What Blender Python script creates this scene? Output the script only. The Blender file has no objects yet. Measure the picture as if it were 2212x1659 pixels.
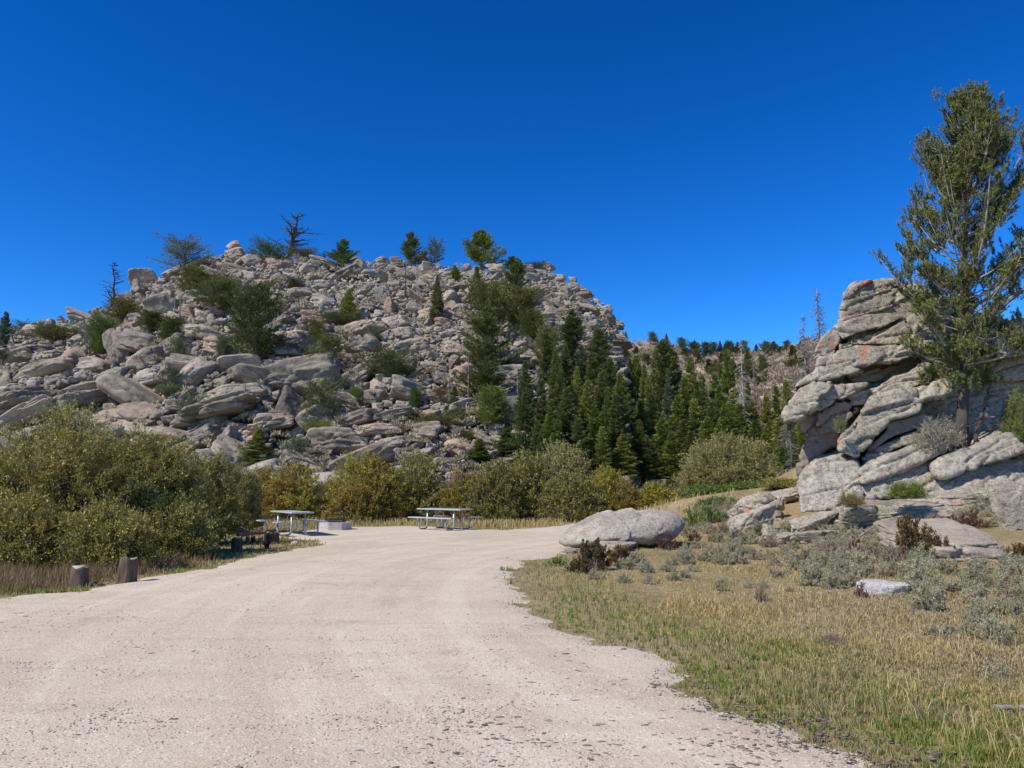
import bpy, bmesh, math
import numpy as np
from mathutils import Vector, Matrix, Euler, noise as mnoise

# ------------------------------------------------------------ camera, world, sun
scene = bpy.context.scene
C = scene.collection
CAMH = 1.6
TILT = math.radians(7.56)
cam_d = bpy.data.cameras.new("camera")
cam_d.sensor_width = 36.0
cam_d.lens = 27.03
cam_d.clip_start = 0.05
cam_d.clip_end = 4000
cam = bpy.data.objects.new("camera", cam_d)
C.objects.link(cam)
cam.location = (0, 0, CAMH)
cam.rotation_euler = (math.pi / 2 + TILT, 0, 0)
scene.camera = cam

SUN_EL = math.radians(46.5)
SUN_AZ = math.radians(235)          # clockwise from +Y: behind the camera, to its left
sun_dir = Vector((math.sin(SUN_AZ) * math.cos(SUN_EL), math.cos(SUN_AZ) * math.cos(SUN_EL), math.sin(SUN_EL)))
world = bpy.data.worlds.new("World")
scene.world = world
world.use_nodes = True
wn = world.node_tree.nodes; wl = world.node_tree.links
wn.clear()
w_out = wn.new('ShaderNodeOutputWorld'); w_bg = wn.new('ShaderNodeBackground')
w_sky = wn.new('ShaderNodeTexSky')
w_sky.sky_type = 'NISHITA'
w_sky.sun_disc = False
w_sky.sun_elevation = SUN_EL
w_sky.sun_rotation = SUN_AZ
w_sky.altitude = 2500
w_sky.air_density = 1.0
w_sky.dust_density = 0.0
w_sky.ozone_density = 4.0
w_hs = wn.new('ShaderNodeHueSaturation')
w_hs.inputs['Saturation'].default_value = 1.33
w_hs.inputs['Hue'].default_value = .501
w_gm = wn.new('ShaderNodeGamma'); w_gm.inputs['Gamma'].default_value = 1.3
w_hs.inputs['Value'].default_value = 1.0
w_bg.inputs['Strength'].default_value = 0.122
wl.new(w_sky.outputs[0], w_hs.inputs['Color'])
wl.new(w_hs.outputs[0], w_gm.inputs['Color']); wl.new(w_gm.outputs[0], w_bg.inputs['Color'])
wl.new(w_bg.outputs[0], w_out.inputs['Surface'])

sun_d = bpy.data.lights.new("sun", 'SUN')
sun_d.energy = 5.0
sun_d.angle = math.radians(0.53)
sun_d.color = (1.0, 0.93, 0.82)
sun = bpy.data.objects.new("sun", sun_d)
C.objects.link(sun)
sun.rotation_euler = sun_dir.to_track_quat('Z', 'Y').to_euler()
sun.location = (-20, -20, 40)

scene.view_settings.view_transform = 'Standard'
scene.view_settings.look = 'None'
scene.view_settings.gamma = 1
scene.view_settings.exposure = 0.0

# ------------------------------------------------------------ helpers
F_PX = 1661.0
CT, ST = math.cos(TILT), math.sin(TILT)

def P3(px, py, Y):
    """world point seen at photo pixel (2212-wide scale) at forward distance Y"""
    px = np.asarray(px, float); py = np.asarray(py, float); Y = np.asarray(Y, float)
    u = (px - 1106) / F_PX; v = (829.5 - py) / F_PX
    s = Y / (CT - ST * v)
    return np.stack(np.broadcast_arrays(u * s, Y, CAMH + s * (ST + CT * v)), -1)

def proj(p):
    p = np.asarray(p, float)
    x, y, z = p[..., 0], p[..., 1], p[..., 2] - CAMH
    d = y * CT + z * ST
    return 1106 + F_PX * x / d, 829.5 - F_PX * (-y * ST + z * CT) / d

def ss(a, b, x):
    t = np.clip((np.asarray(x, float) - a) / (b - a), 0, 1)
    return t * t * (3 - 2 * t)

def _h(ix, iy, iz, seed):
    h = (ix * 374761393 + iy * 668265263 + iz * 2147483629 + seed * 362437) & 0xFFFFFFFF
    h = ((h ^ (h >> 13)) * 1274126177) & 0xFFFFFFFF
    h = ((h ^ (h >> 15)) * 2246822519) & 0xFFFFFFFF
    return ((h ^ (h >> 16)) & 0xFFFFFF) / float(0xFFFFFF)

def vnoise(p, seed=0):
    p = np.asarray(p, float)
    i = np.floor(p).astype(np.int64); f = p - i; f = f * f * (3 - 2 * f)
    r = 0
    for dx in (0, 1):
        wx = f[..., 0] if dx else 1 - f[..., 0]
        for dy in (0, 1):
            wy = f[..., 1] if dy else 1 - f[..., 1]
            for dz in (0, 1):
                wz = f[..., 2] if dz else 1 - f[..., 2]
                r = r + wx * wy * wz * _h(i[..., 0] + dx, i[..., 1] + dy, i[..., 2] + dz, seed)
    return r * 2 - 1

def fbm(p, seed=0, octv=4, gain=0.5):
    a = 1.0; r = 0; q = np.asarray(p, float).copy(); s = 0
    for k in range(octv):
        r = r + a * vnoise(q, seed + k * 17); s += a
        a *= gain; q = q * 2.03 + 11.3
    return r / s

def noise2(x, y, sc, seed=0, octv=3):
    x = np.asarray(x, float); y = np.asarray(y, float)
    return fbm(np.stack([x / sc, y / sc, np.zeros_like(x) + 0.37], -1), seed, octv)

def cellF(p, seed=0):
    """F1, F2 distances of a jittered cell pattern, p (N,3)"""
    i = np.floor(p).astype(np.int64)
    f1 = np.full(p.shape[0], 9.0); f2 = np.full(p.shape[0], 9.0)
    for dx in (-1, 0, 1):
        for dy in (-1, 0, 1):
            for dz in (-1, 0, 1):
                c = i + np.array([dx, dy, dz])
                q = np.stack([c[:, k] + _h(c[:, 0], c[:, 1], c[:, 2], seed + 5 * k + 1) for k in range(3)], -1)
                d = np.sqrt(((p - q) ** 2).sum(1))
                m = d < f1
                f2 = np.where(m, f1, np.minimum(f2, d)); f1 = np.where(m, d, f1)
    return f1, f2

def facets(p, seed=0, tilt=.35, step=.1):
    """planar facets with steps between jittered cells, and the distance to the nearest joint"""
    i = np.floor(p).astype(np.int64)
    f1 = np.full(p.shape[0], 9.0); f2 = np.full(p.shape[0], 9.0); val = np.zeros(p.shape[0])
    for dx in (-1, 0, 1):
        for dy in (-1, 0, 1):
            for dz in (-1, 0, 1):
                c = i + np.array([dx, dy, dz])
                q = np.stack([c[:, k] + _h(c[:, 0], c[:, 1], c[:, 2], seed + 5 * k + 1) for k in range(3)], -1)
                r = np.stack([_h(c[:, 0], c[:, 1], c[:, 2], seed + 31 + 7 * k) - .5 for k in range(4)], -1)
                v = ((p - q) * r[:, :3]).sum(1) * 2 * tilt + r[:, 3] * 2 * step
                d = np.sqrt(((p - q) ** 2).sum(1))
                m = d < f1
                f2 = np.where(m, f1, np.minimum(f2, d)); f1 = np.where(m, d, f1); val = np.where(m, v, val)
    return val, f2 - f1

def mesh_np(name, V, F, mats=(), smooth=False, midx=None):
    """V (n,3); F = (m,k) array or list of such arrays"""
    if isinstance(F, np.ndarray): F = [F]
    F = [f for f in F if len(f)]
    me = bpy.data.meshes.new(name)
    V = np.ascontiguousarray(V, dtype=np.float32)
    me.vertices.add(len(V)); me.vertices.foreach_set('co', V.ravel())
    loops = np.concatenate([f.ravel() for f in F]).astype(np.int32)
    tot = np.concatenate([np.full(len(f), f.shape[1], np.int32) for f in F])
    st = np.concatenate([[0], np.cumsum(tot)[:-1]]).astype(np.int32)
    me.loops.add(len(loops)); me.loops.foreach_set('vertex_index', loops)
    me.polygons.add(len(tot)); me.polygons.foreach_set('loop_start', st)
    if smooth: me.polygons.foreach_set('use_smooth', np.ones(len(tot), bool))
    for m in mats: me.materials.append(m)
    if midx is not None: me.polygons.foreach_set('material_index', np.asarray(midx, np.int32))
    me.update(calc_edges=True)
    me.validate()
    return me

def link(name, me, parent=None, loc=None):
    o = bpy.data.objects.new(name, me); C.objects.link(o)
    if parent is not None: o.parent = parent
    if loc is not None: o.location = loc
    return o

def tag(o, label=None, cat=None, group=None, kind=None):
    if label: o['label'] = label
    if cat: o['category'] = cat
    if group: o['group'] = group
    if kind: o['kind'] = kind
    return o

def empty(name, loc, rz=0.0, scale=(1, 1, 1)):
    o = bpy.data.objects.new(name, None); C.objects.link(o)
    o.empty_display_size = 0.3
    o.location = loc; o.rotation_euler = (0, 0, rz); o.scale = scale
    return o

def rot_from(d):
    """orthonormal frames for directions d (n,3): returns (u,w) perpendicular"""
    d = d / (np.linalg.norm(d, axis=-1, keepdims=True) + 1e-9)
    a = np.where(np.abs(d[..., 2:3]) > 0.9, np.array([1.0, 0, 0]), np.array([0, 0, 1.0]))
    u = np.cross(d, a); u /= (np.linalg.norm(u, axis=-1, keepdims=True) + 1e-9)
    return u, np.cross(d, u)

def tubes(paths, radii, sides=5, cap=True):
    """paths: (n,k,3) array, radii: (n,k) -> V,F quads (+tri caps as quads omitted)"""
    P = np.asarray(paths, float); R = np.asarray(radii, float)
    n, k, _ = P.shape
    T = np.empty_like(P); T[:, 1:-1] = P[:, 2:] - P[:, :-2]; T[:, 0] = P[:, 1] - P[:, 0]; T[:, -1] = P[:, -1] - P[:, -2]
    u, w = rot_from(T)
    a = np.arange(sides) * 2 * math.pi / sides
    ring = P[:, :, None, :] + R[:, :, None, None] * (u[:, :, None, :] * np.cos(a)[:, None] + w[:, :, None, :] * np.sin(a)[:, None])
    V = ring.reshape(-1, 3)
    base = (np.arange(n) * k * sides)[:, None, None]
    jj = (np.arange(k - 1) * sides)[None, :, None]
    ii = np.arange(sides)[None, None, :]; i2 = (ii + 1) % sides
    F = np.stack([base + jj + ii, base + jj + i2, base + jj + sides + i2, base + jj + sides + ii], -1).reshape(-1, 4)
    Fs = [F]
    if cap:
        b = (np.arange(n) * k * sides)[:, None]
        e = b + (k - 1) * sides
        Fs.append((b + np.arange(sides)[::-1][None]))
        Fs.append((e + np.arange(sides)[None]))
    return V, Fs

def join_parts(parts):
    V = []; F = []; o = 0
    for v, fs in parts:
        if isinstance(fs, np.ndarray): fs = [fs]
        V.append(v)
        for f in fs: F.append(f + o)
        o += len(v)
    return np.concatenate(V), F

def cards(c, d, w, ln, wd):
    """diamond leaves: centre base c, direction d, width dir w, length, width (n,)"""
    n = len(c)
    ln = np.broadcast_to(ln, (n,))[:, None]; wd = np.broadcast_to(wd, (n,))[:, None]
    V = np.stack([c, c + d * ln * .5 + w * wd * .5, c + d * ln, c + d * ln * .5 - w * wd * .5], 1).reshape(-1, 3)
    F = (np.arange(n) * 4)[:, None] + np.array([0, 1, 2, 3])[None]
    return V, F

def unit(v): return v / (np.linalg.norm(v, axis=-1, keepdims=True) + 1e-9)

def rnd_dir(rng, n): return unit(rng.normal(size=(n, 3)))

# ------------------------------------------------------------ materials
class NT:
    def __init__(s, name):
        s.m = bpy.data.materials.new(name); s.m.use_nodes = True
        s.t = s.m.node_tree; s.t.nodes.clear()
        s.out = s.n('ShaderNodeOutputMaterial')
    def n(s, t, **kw):
        x = s.t.nodes.new(t)
        for k, v in kw.items(): setattr(x, k, v)
        return x
    def l(s, a, b): s.t.links.new(a, b)
    def val(s, sock, v):
        if hasattr(v, 'is_output') or hasattr(v, 'links'): s.l(v, sock)
        else: sock.default_value = v
    def noise(s, vec, scale, detail=4, rough=.55, dist=0.0):
        x = s.n('ShaderNodeTexNoise'); s.l(vec, x.inputs['Vector'])
        x.inputs['Scale'].default_value = scale; x.inputs['Detail'].default_value = detail
        x.inputs['Roughness'].default_value = rough; x.inputs['Distortion'].default_value = dist
        return x.outputs['Fac']
    def vor(s, vec, scale, feature='F1'):
        x = s.n('ShaderNodeTexVoronoi', feature=feature); s.l(vec, x.inputs['Vector'])
        x.inputs['Scale'].default_value = scale
        return x.outputs['Distance']
    def ramp(s, fac, stops, interp='LINEAR'):
        x = s.n('ShaderNodeValToRGB'); s.l(fac, x.inputs['Fac'])
        cr = x.color_ramp; cr.interpolation = interp
        while len(cr.elements) < len(stops): cr.elements.new(0.5)
        for e, (p, c) in zip(cr.elements, stops):
            e.position = p
            if not hasattr(c, '__len__'): c = (c, c, c)
            e.color = (c[0], c[1], c[2], 1)
        return x.outputs['Color']
    def mix(s, fac, a, b, mode='MIX'):
        x = s.n('ShaderNodeMix', data_type='RGBA', blend_type=mode)
        s.val(x.inputs[0], fac)
        for sock, v in ((x.inputs[6], a), (x.inputs[7], b)):
            if hasattr(v, 'links'): s.l(v, sock)
            else: sock.default_value = (v[0], v[1], v[2], 1)
        return x.outputs[2]
    def math(s, op, a, b=0.0):
        x = s.n('ShaderNodeMath', operation=op); s.val(x.inputs[0], a); s.val(x.inputs[1], b)
        return x.outputs[0]
    def mapr(s, v, a, b, c=0.0, d=1.0):
        x = s.n('ShaderNodeMapRange'); s.l(v, x.inputs[0])
        for i, q in enumerate((a, b, c, d)): x.inputs[i + 1].default_value = q
        return x.outputs[0]
    def bump(s, h, strength=.5, dist=.05, normal=None):
        x = s.n('ShaderNodeBump'); s.l(h, x.inputs['Height'])
        x.inputs['Strength'].default_value = strength; x.inputs['Distance'].default_value = dist
        if normal is not None: s.l(normal, x.inputs['Normal'])
        return x.outputs['Normal']
    def scale_vec(s, vec, sc, rot=(0, 0, 0)):
        x = s.n('ShaderNodeMapping'); s.l(vec, x.inputs['Vector'])
        x.inputs['Scale'].default_value = sc; x.inputs['Rotation'].default_value = rot
        return x.outputs[0]
    def done(s, color, rough=.9, spec=.2, normal=None, metal=0.0):
        b = s.n('ShaderNodeBsdfPrincipled')
        if hasattr(color, 'links'): s.l(color, b.inputs['Base Color'])
        else: b.inputs['Base Color'].default_value = (*color, 1)
        s.val(b.inputs['Roughness'], rough); b.inputs['Specular IOR Level'].default_value = spec
        b.inputs['Metallic'].default_value = metal
        if normal is not None: s.l(normal, b.inputs['Normal'])
        s.l(b.outputs[0], s.out.inputs['Surface'])
        return s.m

def leaf_mat(name, cols, patch=None, patch_scale=.6, trans=.25, rough=.6, spec=.25, obj_var=.15):
    """cols: list of base colours spread per leaf; patch: (colour list) for noise patches"""
    s = NT(name)
    g = s.n('ShaderNodeNewGeometry'); oi = s.n('ShaderNodeObjectInfo')
    k = len(cols)
    col = s.ramp(g.outputs['Random Per Island'], [(i / (k - 1), c) for i, c in enumerate(cols)])
    if patch:
        k = len(patch)
        col2 = s.ramp(g.outputs['Random Per Island'], [(i / (k - 1), c) for i, c in enumerate(patch)])
        nz = s.noise(g.outputs['Position'], patch_scale, 3, .6)
        f = s.mapr(nz, .46, .58)
        col = s.mix(f, col, col2)
    hs = s.n('ShaderNodeHueSaturation')
    s.l(col, hs.inputs['Color'])
    s.l(s.mapr(oi.outputs['Random'], 0, 1, 1 - obj_var, 1 + obj_var), hs.inputs['Value'])
    s.l(s.mapr(oi.outputs['Random'], 0, 1, .5 + obj_var * .12, .5 - obj_var * .12), hs.inputs['Hue'])
    col = hs.outputs[0]
    b = s.n('ShaderNodeBsdfPrincipled'); s.l(col, b.inputs['Base Color'])
    b.inputs['Roughness'].default_value = rough; b.inputs['Specular IOR Level'].default_value = spec
    t = s.n('ShaderNodeBsdfTranslucent'); s.l(col, t.inputs['Color'])
    mx = s.n('ShaderNodeMixShader'); mx.inputs[0].default_value = trans
    s.l(b.outputs[0], mx.inputs[1]); s.l(t.outputs[0], mx.inputs[2])
    s.l(mx.outputs[0], s.out.inputs['Surface'])
    return s.m

def bark_mat(name, a, b, sc=8):
    s = NT(name); tc = s.n('ShaderNodeNewGeometry').outputs['Position']
    v = s.scale_vec(tc, (1, 1, .2))
    nz = s.noise(v, sc, 5, .65)
    col = s.ramp(nz, [(.3, a), (.7, b)])
    return s.done(col, .9, .1, s.bump(nz, .6, .03))

def rock_mat(name, base, dark, pale, sc=1.0, lichen=0.0, orange=0.0, speck=0.3, var=True, stripes=True, orange_scale=1.3):
    s = NT(name); g = s.n('ShaderNodeNewGeometry'); pos = g.outputs['Position']
    oi = s.n('ShaderNodeObjectInfo')
    big = s.noise(pos, .55 * sc, 5, .6)
    col = s.ramp(big, [(.3, dark), (.5, base), (.72, pale)])
    if stripes:
        st = s.noise(s.scale_vec(pos, (1.2, 1.2, .35)), 1.6 * sc, 5, .7)
        col = s.mix(s.mapr(st, .50, .66, 0, .7), col, dark)
    fine = s.noise(pos, 9 * sc, 6, .75)
    col = s.mix(s.mapr(fine, .35, .65, 0, .35), col, pale)
    sp = s.noise(pos, 26 * sc, 3, .7)
    col = s.mix(s.mapr(sp, .58, .66, 0, speck), col, (.07, .068, .065))
    if lichen:
        ln = s.noise(s.scale_vec(pos, (1, 1, 1.6)), 4.5 * sc, 6, .75)
        col = s.mix(s.mapr(ln, .53, .6, 0, lichen), col, (.44, .415, .27))
        l2 = s.noise(s.scale_vec(pos, (1.3, 1, 1.6), (0, 0, 1)), 5.5 * sc, 7, .8)
        col = s.mix(s.mapr(l2, .50, .60, 0, lichen), col, (.07, .068, .058))
        l3 = s.noise(s.scale_vec(pos, (1, 1.4, 1.5), (1, 0, 1)), 13 * sc, 5, .8)
        col = s.mix(s.mapr(l3, .56, .62, 0, lichen * .8), col, (.5, .5, .44))
    if orange:
        on = s.noise(s.scale_vec(pos, (1.2, 1, .8), (0, 1, 0)), orange_scale, 6, .75)
        col = s.mix(s.mapr(on, .62 - orange * .16, .66 - orange * .14, 0, .85), col, (.52, .19, .08))
    if var:
        isl = s.ramp(oi.outputs['Random'], [(0, (.8, .8, .8)), (.5, (1, .98, .96)), (.8, (1.12, 1.08, 1.0)), (1, (1.1, .95, .85))])
        col = s.mix(1.0, col, isl, 'MULTIPLY')
    bn = s.noise(pos, 5 * sc, 8, .7)
    cr = s.noise(s.scale_vec(pos, (1, 1, 2.2)), 1.8 * sc, 4, .6, .6)
    cr2 = s.math('ABSOLUTE', s.math('SUBTRACT', cr, .5))
    crk = s.mapr(cr2, 0, .025, 0, 1)
    n1 = s.bump(bn, .8, .12 / sc)
    n2 = s.bump(crk, .5, .08 / sc, n1)
    return s.done(col, .93, .12, n2)

M = {}
M['rock_hill'] = rock_mat('granite_hill', (.335, .29, .235), (.11, .098, .085), (.52, .46, .375), .5, speck=.2)
M['rock_stuff'] = rock_mat('granite_rubble', (.355, .308, .248), (.12, .107, .092), (.54, .478, .39), .5, speck=.2, var=False)
M['rock_pink'] = rock_mat('granite_pink', (.42, .29, .22), (.22, .16, .13), (.52, .42, .34), .5, speck=.15)
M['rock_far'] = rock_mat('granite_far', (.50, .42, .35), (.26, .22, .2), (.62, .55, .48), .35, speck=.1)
M['rock_hero'] = rock_mat('granite_lichen', (.40, .345, .255), (.20, .178, .14), (.56, .495, .38), 1.0, lichen=.75, orange=.06, speck=.4, var=False)
M['rock_orange'] = rock_mat('granite_orange_lichen', (.42, .36, .30), (.2, .19, .17), (.55, .49, .42), 1.0, lichen=.45, orange=.6, var=False, orange_scale=2.2)
M['rock_brown'] = rock_mat('granite_brown', (.34, .25, .18), (.18, .14, .11), (.43, .35, .27), 1.0, lichen=.12, speck=.3, var=False)
M['rock_base'] = rock_mat('granite_base', (.44, .38, .29), (.24, .21, .17), (.58, .51, .40), 1.0, lichen=.6, orange=.03, speck=.3, var=False)
M['rock_boulder'] = rock_mat('granite_boulder', (.40, .35, .28), (.22, .195, .16), (.56, .50, .41), 1.2, lichen=.35, orange=.14, speck=.5, var=False, stripes=False)
M['rock_speck'] = rock_mat('granite_speckled', (.48, .46, .42), (.36, .35, .32), (.64, .62, .57), 2.0, speck=.95, var=False, stripes=False)
M['rock_slab'] = rock_mat('granite_slab', (.42, .345, .26), (.29, .235, .18), (.53, .455, .35), 1.2, lichen=.08, speck=.25, var=False)
M['bark'] = bark_mat('bark_grey', (.09, .075, .062), (.24, .205, .175), 6)
M['bark_dark'] = bark_mat('bark_dark', (.045, .038, .032), (.13, .11, .095), 6)
M['bark_pale'] = bark_mat('bark_pale', (.22, .195, .165), (.5, .46, .41), 9)
M['bark_dead'] = bark_mat('bark_dead', (.12, .11, .10), (.34, .31, .29), 6)
M['wood_old'] = bark_mat('wood_weathered', (.045, .032, .024), (.19, .14, .10), 14)
M['wood_red'] = bark_mat('wood_red', (.16, .085, .055), (.33, .20, .14), 10)
M['wood_burnt'] = bark_mat('wood_burnt', (.015, .013, .012), (.06, .05, .045), 10)
M['wood_cut'] = bark_mat('wood_cut', (.35, .30, .22), (.6, .54, .42), 14)
M['pine_hill'] = leaf_mat('needles_hill', [(.085, .105, .028), (.145, .165, .045), (.215, .23, .075)], obj_var=.2)
M['juniper'] = leaf_mat('needles_juniper', [(.075, .095, .02), (.13, .145, .03), (.19, .20, .055)], obj_var=.2)
M['conifer'] = leaf_mat('needles_conifer', [(.10, .14, .025), (.18, .225, .04), (.28, .32, .07)], obj_var=.3)
M['conifer_blue'] = leaf_mat('needles_bluish', [(.09, .12, .065), (.15, .185, .105), (.22, .26, .15)], obj_var=.2)
M['hero_needles'] = leaf_mat('needles_limber', [(.085, .10, .022), (.16, .18, .04), (.25, .27, .085), (.16, .14, .045)], obj_var=0, rough=.5)
M['young_pine'] = leaf_mat('needles_young', [(.12, .17, .02), (.22, .27, .035), (.3, .33, .05)], obj_var=0)
M['brown_needles'] = leaf_mat('needles_dead', [(.16, .08, .05), (.24, .13, .08), (.3, .2, .13)], obj_var=.1)
M['willow'] = leaf_mat('willow_olive', [(.10, .10, .010), (.20, .19, .018), (.36, .33, .045), (.62, .57, .19)], patch=[(.14, .125, .012), (.27, .23, .02), (.44, .37, .045), (.64, .56, .16)], trans=.3, rough=.45, spec=.4, obj_var=0)
M['willow_grey'] = leaf_mat('willow_greygreen', [(.10, .10, .015), (.20, .19, .03), (.33, .30, .06), (.48, .44, .15)], trans=.3, obj_var=0)
M['willow_yellow'] = leaf_mat('willow_yellow', [(.18, .17, .012), (.33, .30, .02), (.48, .43, .05), (.58, .52, .11)], patch=[(.20, .12, .01), (.31, .19, .015), (.40, .27, .03), (.46, .33, .06)], patch_scale=.45, trans=.3, obj_var=0)
M['willow_orange'] = leaf_mat('willow_orange', [(.20, .12, .015), (.31, .2, .02), (.40, .29, .04), (.46, .36, .08)], patch=[(.2, .19, .03), (.3, .27, .05), (.36, .3, .07)], patch_scale=.5, trans=.3, obj_var=0)
M['willow_pale'] = leaf_mat('willow_pale', [(.20, .19, .05), (.33, .31, .09), (.46, .43, .15), (.58, .53, .22)], patch=[(.19, .18, .05), (.30, .28, .09), (.42, .38, .13)], patch_scale=.7, trans=.3, obj_var=0)
M['green_leaf'] = leaf_mat('leafy_green', [(.08, .15, .02), (.15, .25, .035), (.25, .36, .07)], trans=.35, obj_var=.1)
M['stem'] = bark_mat('willow_stem', (.12, .10, .07), (.34, .30, .23), 12)
M['sage_leaf'] = leaf_mat('sage_leaf', [(.24, .22, .12), (.37, .345, .20), (.50, .465, .285), (.62, .58, .38)], trans=.2, obj_var=.15, rough=.8)
M['sage_dry'] = leaf_mat('sage_dry', [(.19, .15, .09), (.32, .26, .165), (.45, .38, .25)], trans=.2, obj_var=.15, rough=.8)
M['red_leaf'] = leaf_mat('red_leaf', [(.06, .08, .02), (.12, .12, .035), (.24, .09, .05), (.11, .10, .03), (.26, .14, .06), (.09, .10, .03)], trans=.3, obj_var=.15)
M['crimson_leaf'] = leaf_mat('crimson_leaf', [(.12, .04, .03), (.22, .07, .06), (.16, .11, .06), (.2, .06, .04)], trans=.3, obj_var=.15)
M['gold_leaf'] = leaf_mat('gold_leaf', [(.3, .24, .03), (.42, .34, .06), (.3, .18, .03), (.2, .2, .04)], trans=.3, obj_var=.1)
M['grass_green'] = leaf_mat('grass_green', [(.09, .14, .02), (.18, .24, .035), (.30, .34, .07), (.45, .42, .16)], patch=[(.11, .12, .04), (.25, .24, .09), (.42, .37, .18), (.5, .45, .25)], patch_scale=1.1, trans=.3, obj_var=0)
M['grass_dry'] = leaf_mat('grass_dry', [(.28, .20, .07), (.52, .39, .15), (.74, .60, .29), (.33, .28, .08)], patch=[(.23, .19, .06), (.40, .33, .11), (.60, .50, .23), (.32, .24, .12)], patch_scale=.7, trans=.3, obj_var=0)
M['grass_grey'] = leaf_mat('grass_grey', [(.22, .17, .11), (.37, .29, .19), (.56, .46, .31), (.28, .19, .10)], trans=.3, obj_var=0)
M['grass_rust'] = leaf_mat('grass_rust', [(.2, .12, .06), (.34, .21, .10), (.45, .33, .18), (.15, .12, .05)], trans=.3, obj_var=0)
def metal_mat(name, col, rough, metal):
    s = NT(name); tc = s.n('ShaderNodeNewGeometry').outputs['Position']
    nz = s.noise(tc, 14, 4, .6)
    c = s.mix(s.mapr(nz, .35, .7, 0, .35), col, tuple(k * .72 for k in col))
    return s.done(c, rough, .4, None, metal)
M['alu'] = metal_mat('table_aluminium', (.46, .485, .48), .5, .15)
M['galv'] = metal_mat('table_tube', (.42, .455, .47), .4, .5)
M['steel'] = metal_mat('grill_steel', (.045, .045, .05), .6, .2)
def concrete():
    s = NT('concrete'); tc = s.n('ShaderNodeNewGeometry').outputs['Position']
    nz = s.noise(tc, 6, 8, .7)
    return s.done(s.ramp(nz, [(.3, (.36, .33, .3)), (.7, (.56, .53, .49))]), .95, .1, s.bump(nz, .4, .01))
M['concrete'] = concrete()

def ground_mat():
    s = NT('meadow_soil'); pos = s.n('ShaderNodeNewGeometry').outputs['Position']
    a = s.noise(pos, .35, 6, .65)
    col = s.ramp(a, [(.32, (.23, .175, .07)), (.5, (.38, .29, .14)), (.68, (.48, .385, .22))])
    b = s.noise(pos, 7, 7, .75)
    col = s.mix(s.mapr(b, .4, .62, 0, .6), col, (.12, .10, .06))
    c = s.noise(pos, 30, 5, .7)
    col = s.mix(s.mapr(c, .55, .65, 0, .5), col, (.42, .37, .28))
    return s.done(col, .95, .1, s.bump(b, .8, .05))
M['ground'] = ground_mat()

def gravel_mat():
    s = NT('pale_gravel'); pos = s.n('ShaderNodeNewGeometry').outputs['Position']
    a = s.noise(pos, .22, 5, .6, .4)
    col = s.ramp(a, [(.3, (.45, .36, .24)), (.5, (.55, .455, .32)), (.7, (.62, .53, .385))])
    # tyre-swept streaks along the loop of the lot
    sw = s.noise(s.scale_vec(pos, (.35, 2.2, 1), (0, 0, .25)), 1.0, 4, .6, .5)
    col = s.mix(s.mapr(sw, .50, .62, 0, .6), col, (.44, .345, .225))
    st = s.noise(s.scale_vec(pos, (.6, 2.0, 1), (0, 0, -.2)), 1.1, 5, .7)
    col = s.mix(s.mapr(st, .58, .68, 0, .6), col, (.38, .27, .165))
    bl = s.noise(pos, .9, 6, .7, .6)
    col = s.mix(s.mapr(bl, .57, .66, 0, .6), col, (.34, .235, .14))
    # wheel tracks sweep round the loop: streaks that follow circles about the turning centre
    dn = s.n('ShaderNodeVectorMath', operation='DISTANCE'); s.l(pos, dn.inputs[0]); dn.inputs[1].default_value = (13.5, 12.5, 0)
    sx = s.n('ShaderNodeSeparateXYZ'); s.l(pos, sx.inputs[0])
    cb = s.n('ShaderNodeCombineXYZ'); s.l(s.math('MULTIPLY', dn.outputs['Value'], 1.9), cb.inputs[0]); s.l(s.math('MULTIPLY', sx.outputs[1], .10), cb.inputs[1])
    tk = s.noise(cb.outputs[0], 1.0, 3, .6, .15)
    col = s.mix(s.mapr(tk, .54, .62, 0, .5), col, (.43, .335, .215))
    col = s.mix(s.mapr(tk, .46, .38, 0, .45), col, (.68, .59, .45))
    pale = s.noise(pos, .5, 3, .5)
    col = s.mix(s.mapr(pale, .55, .7, 0, .4), col, (.64, .555, .42))
    b = s.noise(pos, 55, 5, .8)
    col = s.mix(s.mapr(b, .36, .64, .0, .55), col, (.68, .59, .44))
    v = s.n('ShaderNodeTexVoronoi'); s.l(pos, v.inputs['Vector']); v.inputs['Scale'].default_value = 60
    vs = s.n('ShaderNodeSeparateColor'); s.l(v.outputs['Color'], vs.inputs[0])
    g2 = s.mapr(vs.outputs[0], .86, .97, 0, .45)
    col = s.mix(g2, col, (.30, .25, .20))
    g3 = s.mapr(vs.outputs[1], .86, .97, 0, .6)
    col = s.mix(g3, col, (.80, .76, .68))
    n1 = s.bump(s.noise(pos, 30, 6, .8), .35, .015)
    n2 = s.bump(v.outputs['Distance'], .45, .008, n1)
    n3 = s.bump(s.noise(pos, 2.2, 4, .6), .3, .05, n2)
    return s.done(col, .95, .1, n3)
M['gravel'] = gravel_mat()

def hill_mat(name, sc):
    s = NT(name); pos = s.n('ShaderNodeNewGeometry').outputs['Position']
    a = s.noise(pos, .25 * sc, 6, .65)
    col = s.ramp(a, [(.35, (.17, .145, .10)), (.5, (.28, .235, .17)), (.65, (.36, .31, .235))])
    b = s.noise(pos, 1.6 * sc, 7, .75)
    col = s.mix(s.mapr(b, .45, .62, 0, .6), col, (.20, .18, .11))
    c = s.noise(pos, 4 * sc, 5, .7)
    col = s.mix(s.mapr(c, .56, .62, 0, .8), col, (.46, .40, .34))
    return s.done(col, .95, .1, s.bump(b, .8, .3))
M['hill'] = hill_mat('hill_soil', 1.0)
M['far'] = hill_mat('far_soil', .4)
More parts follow.
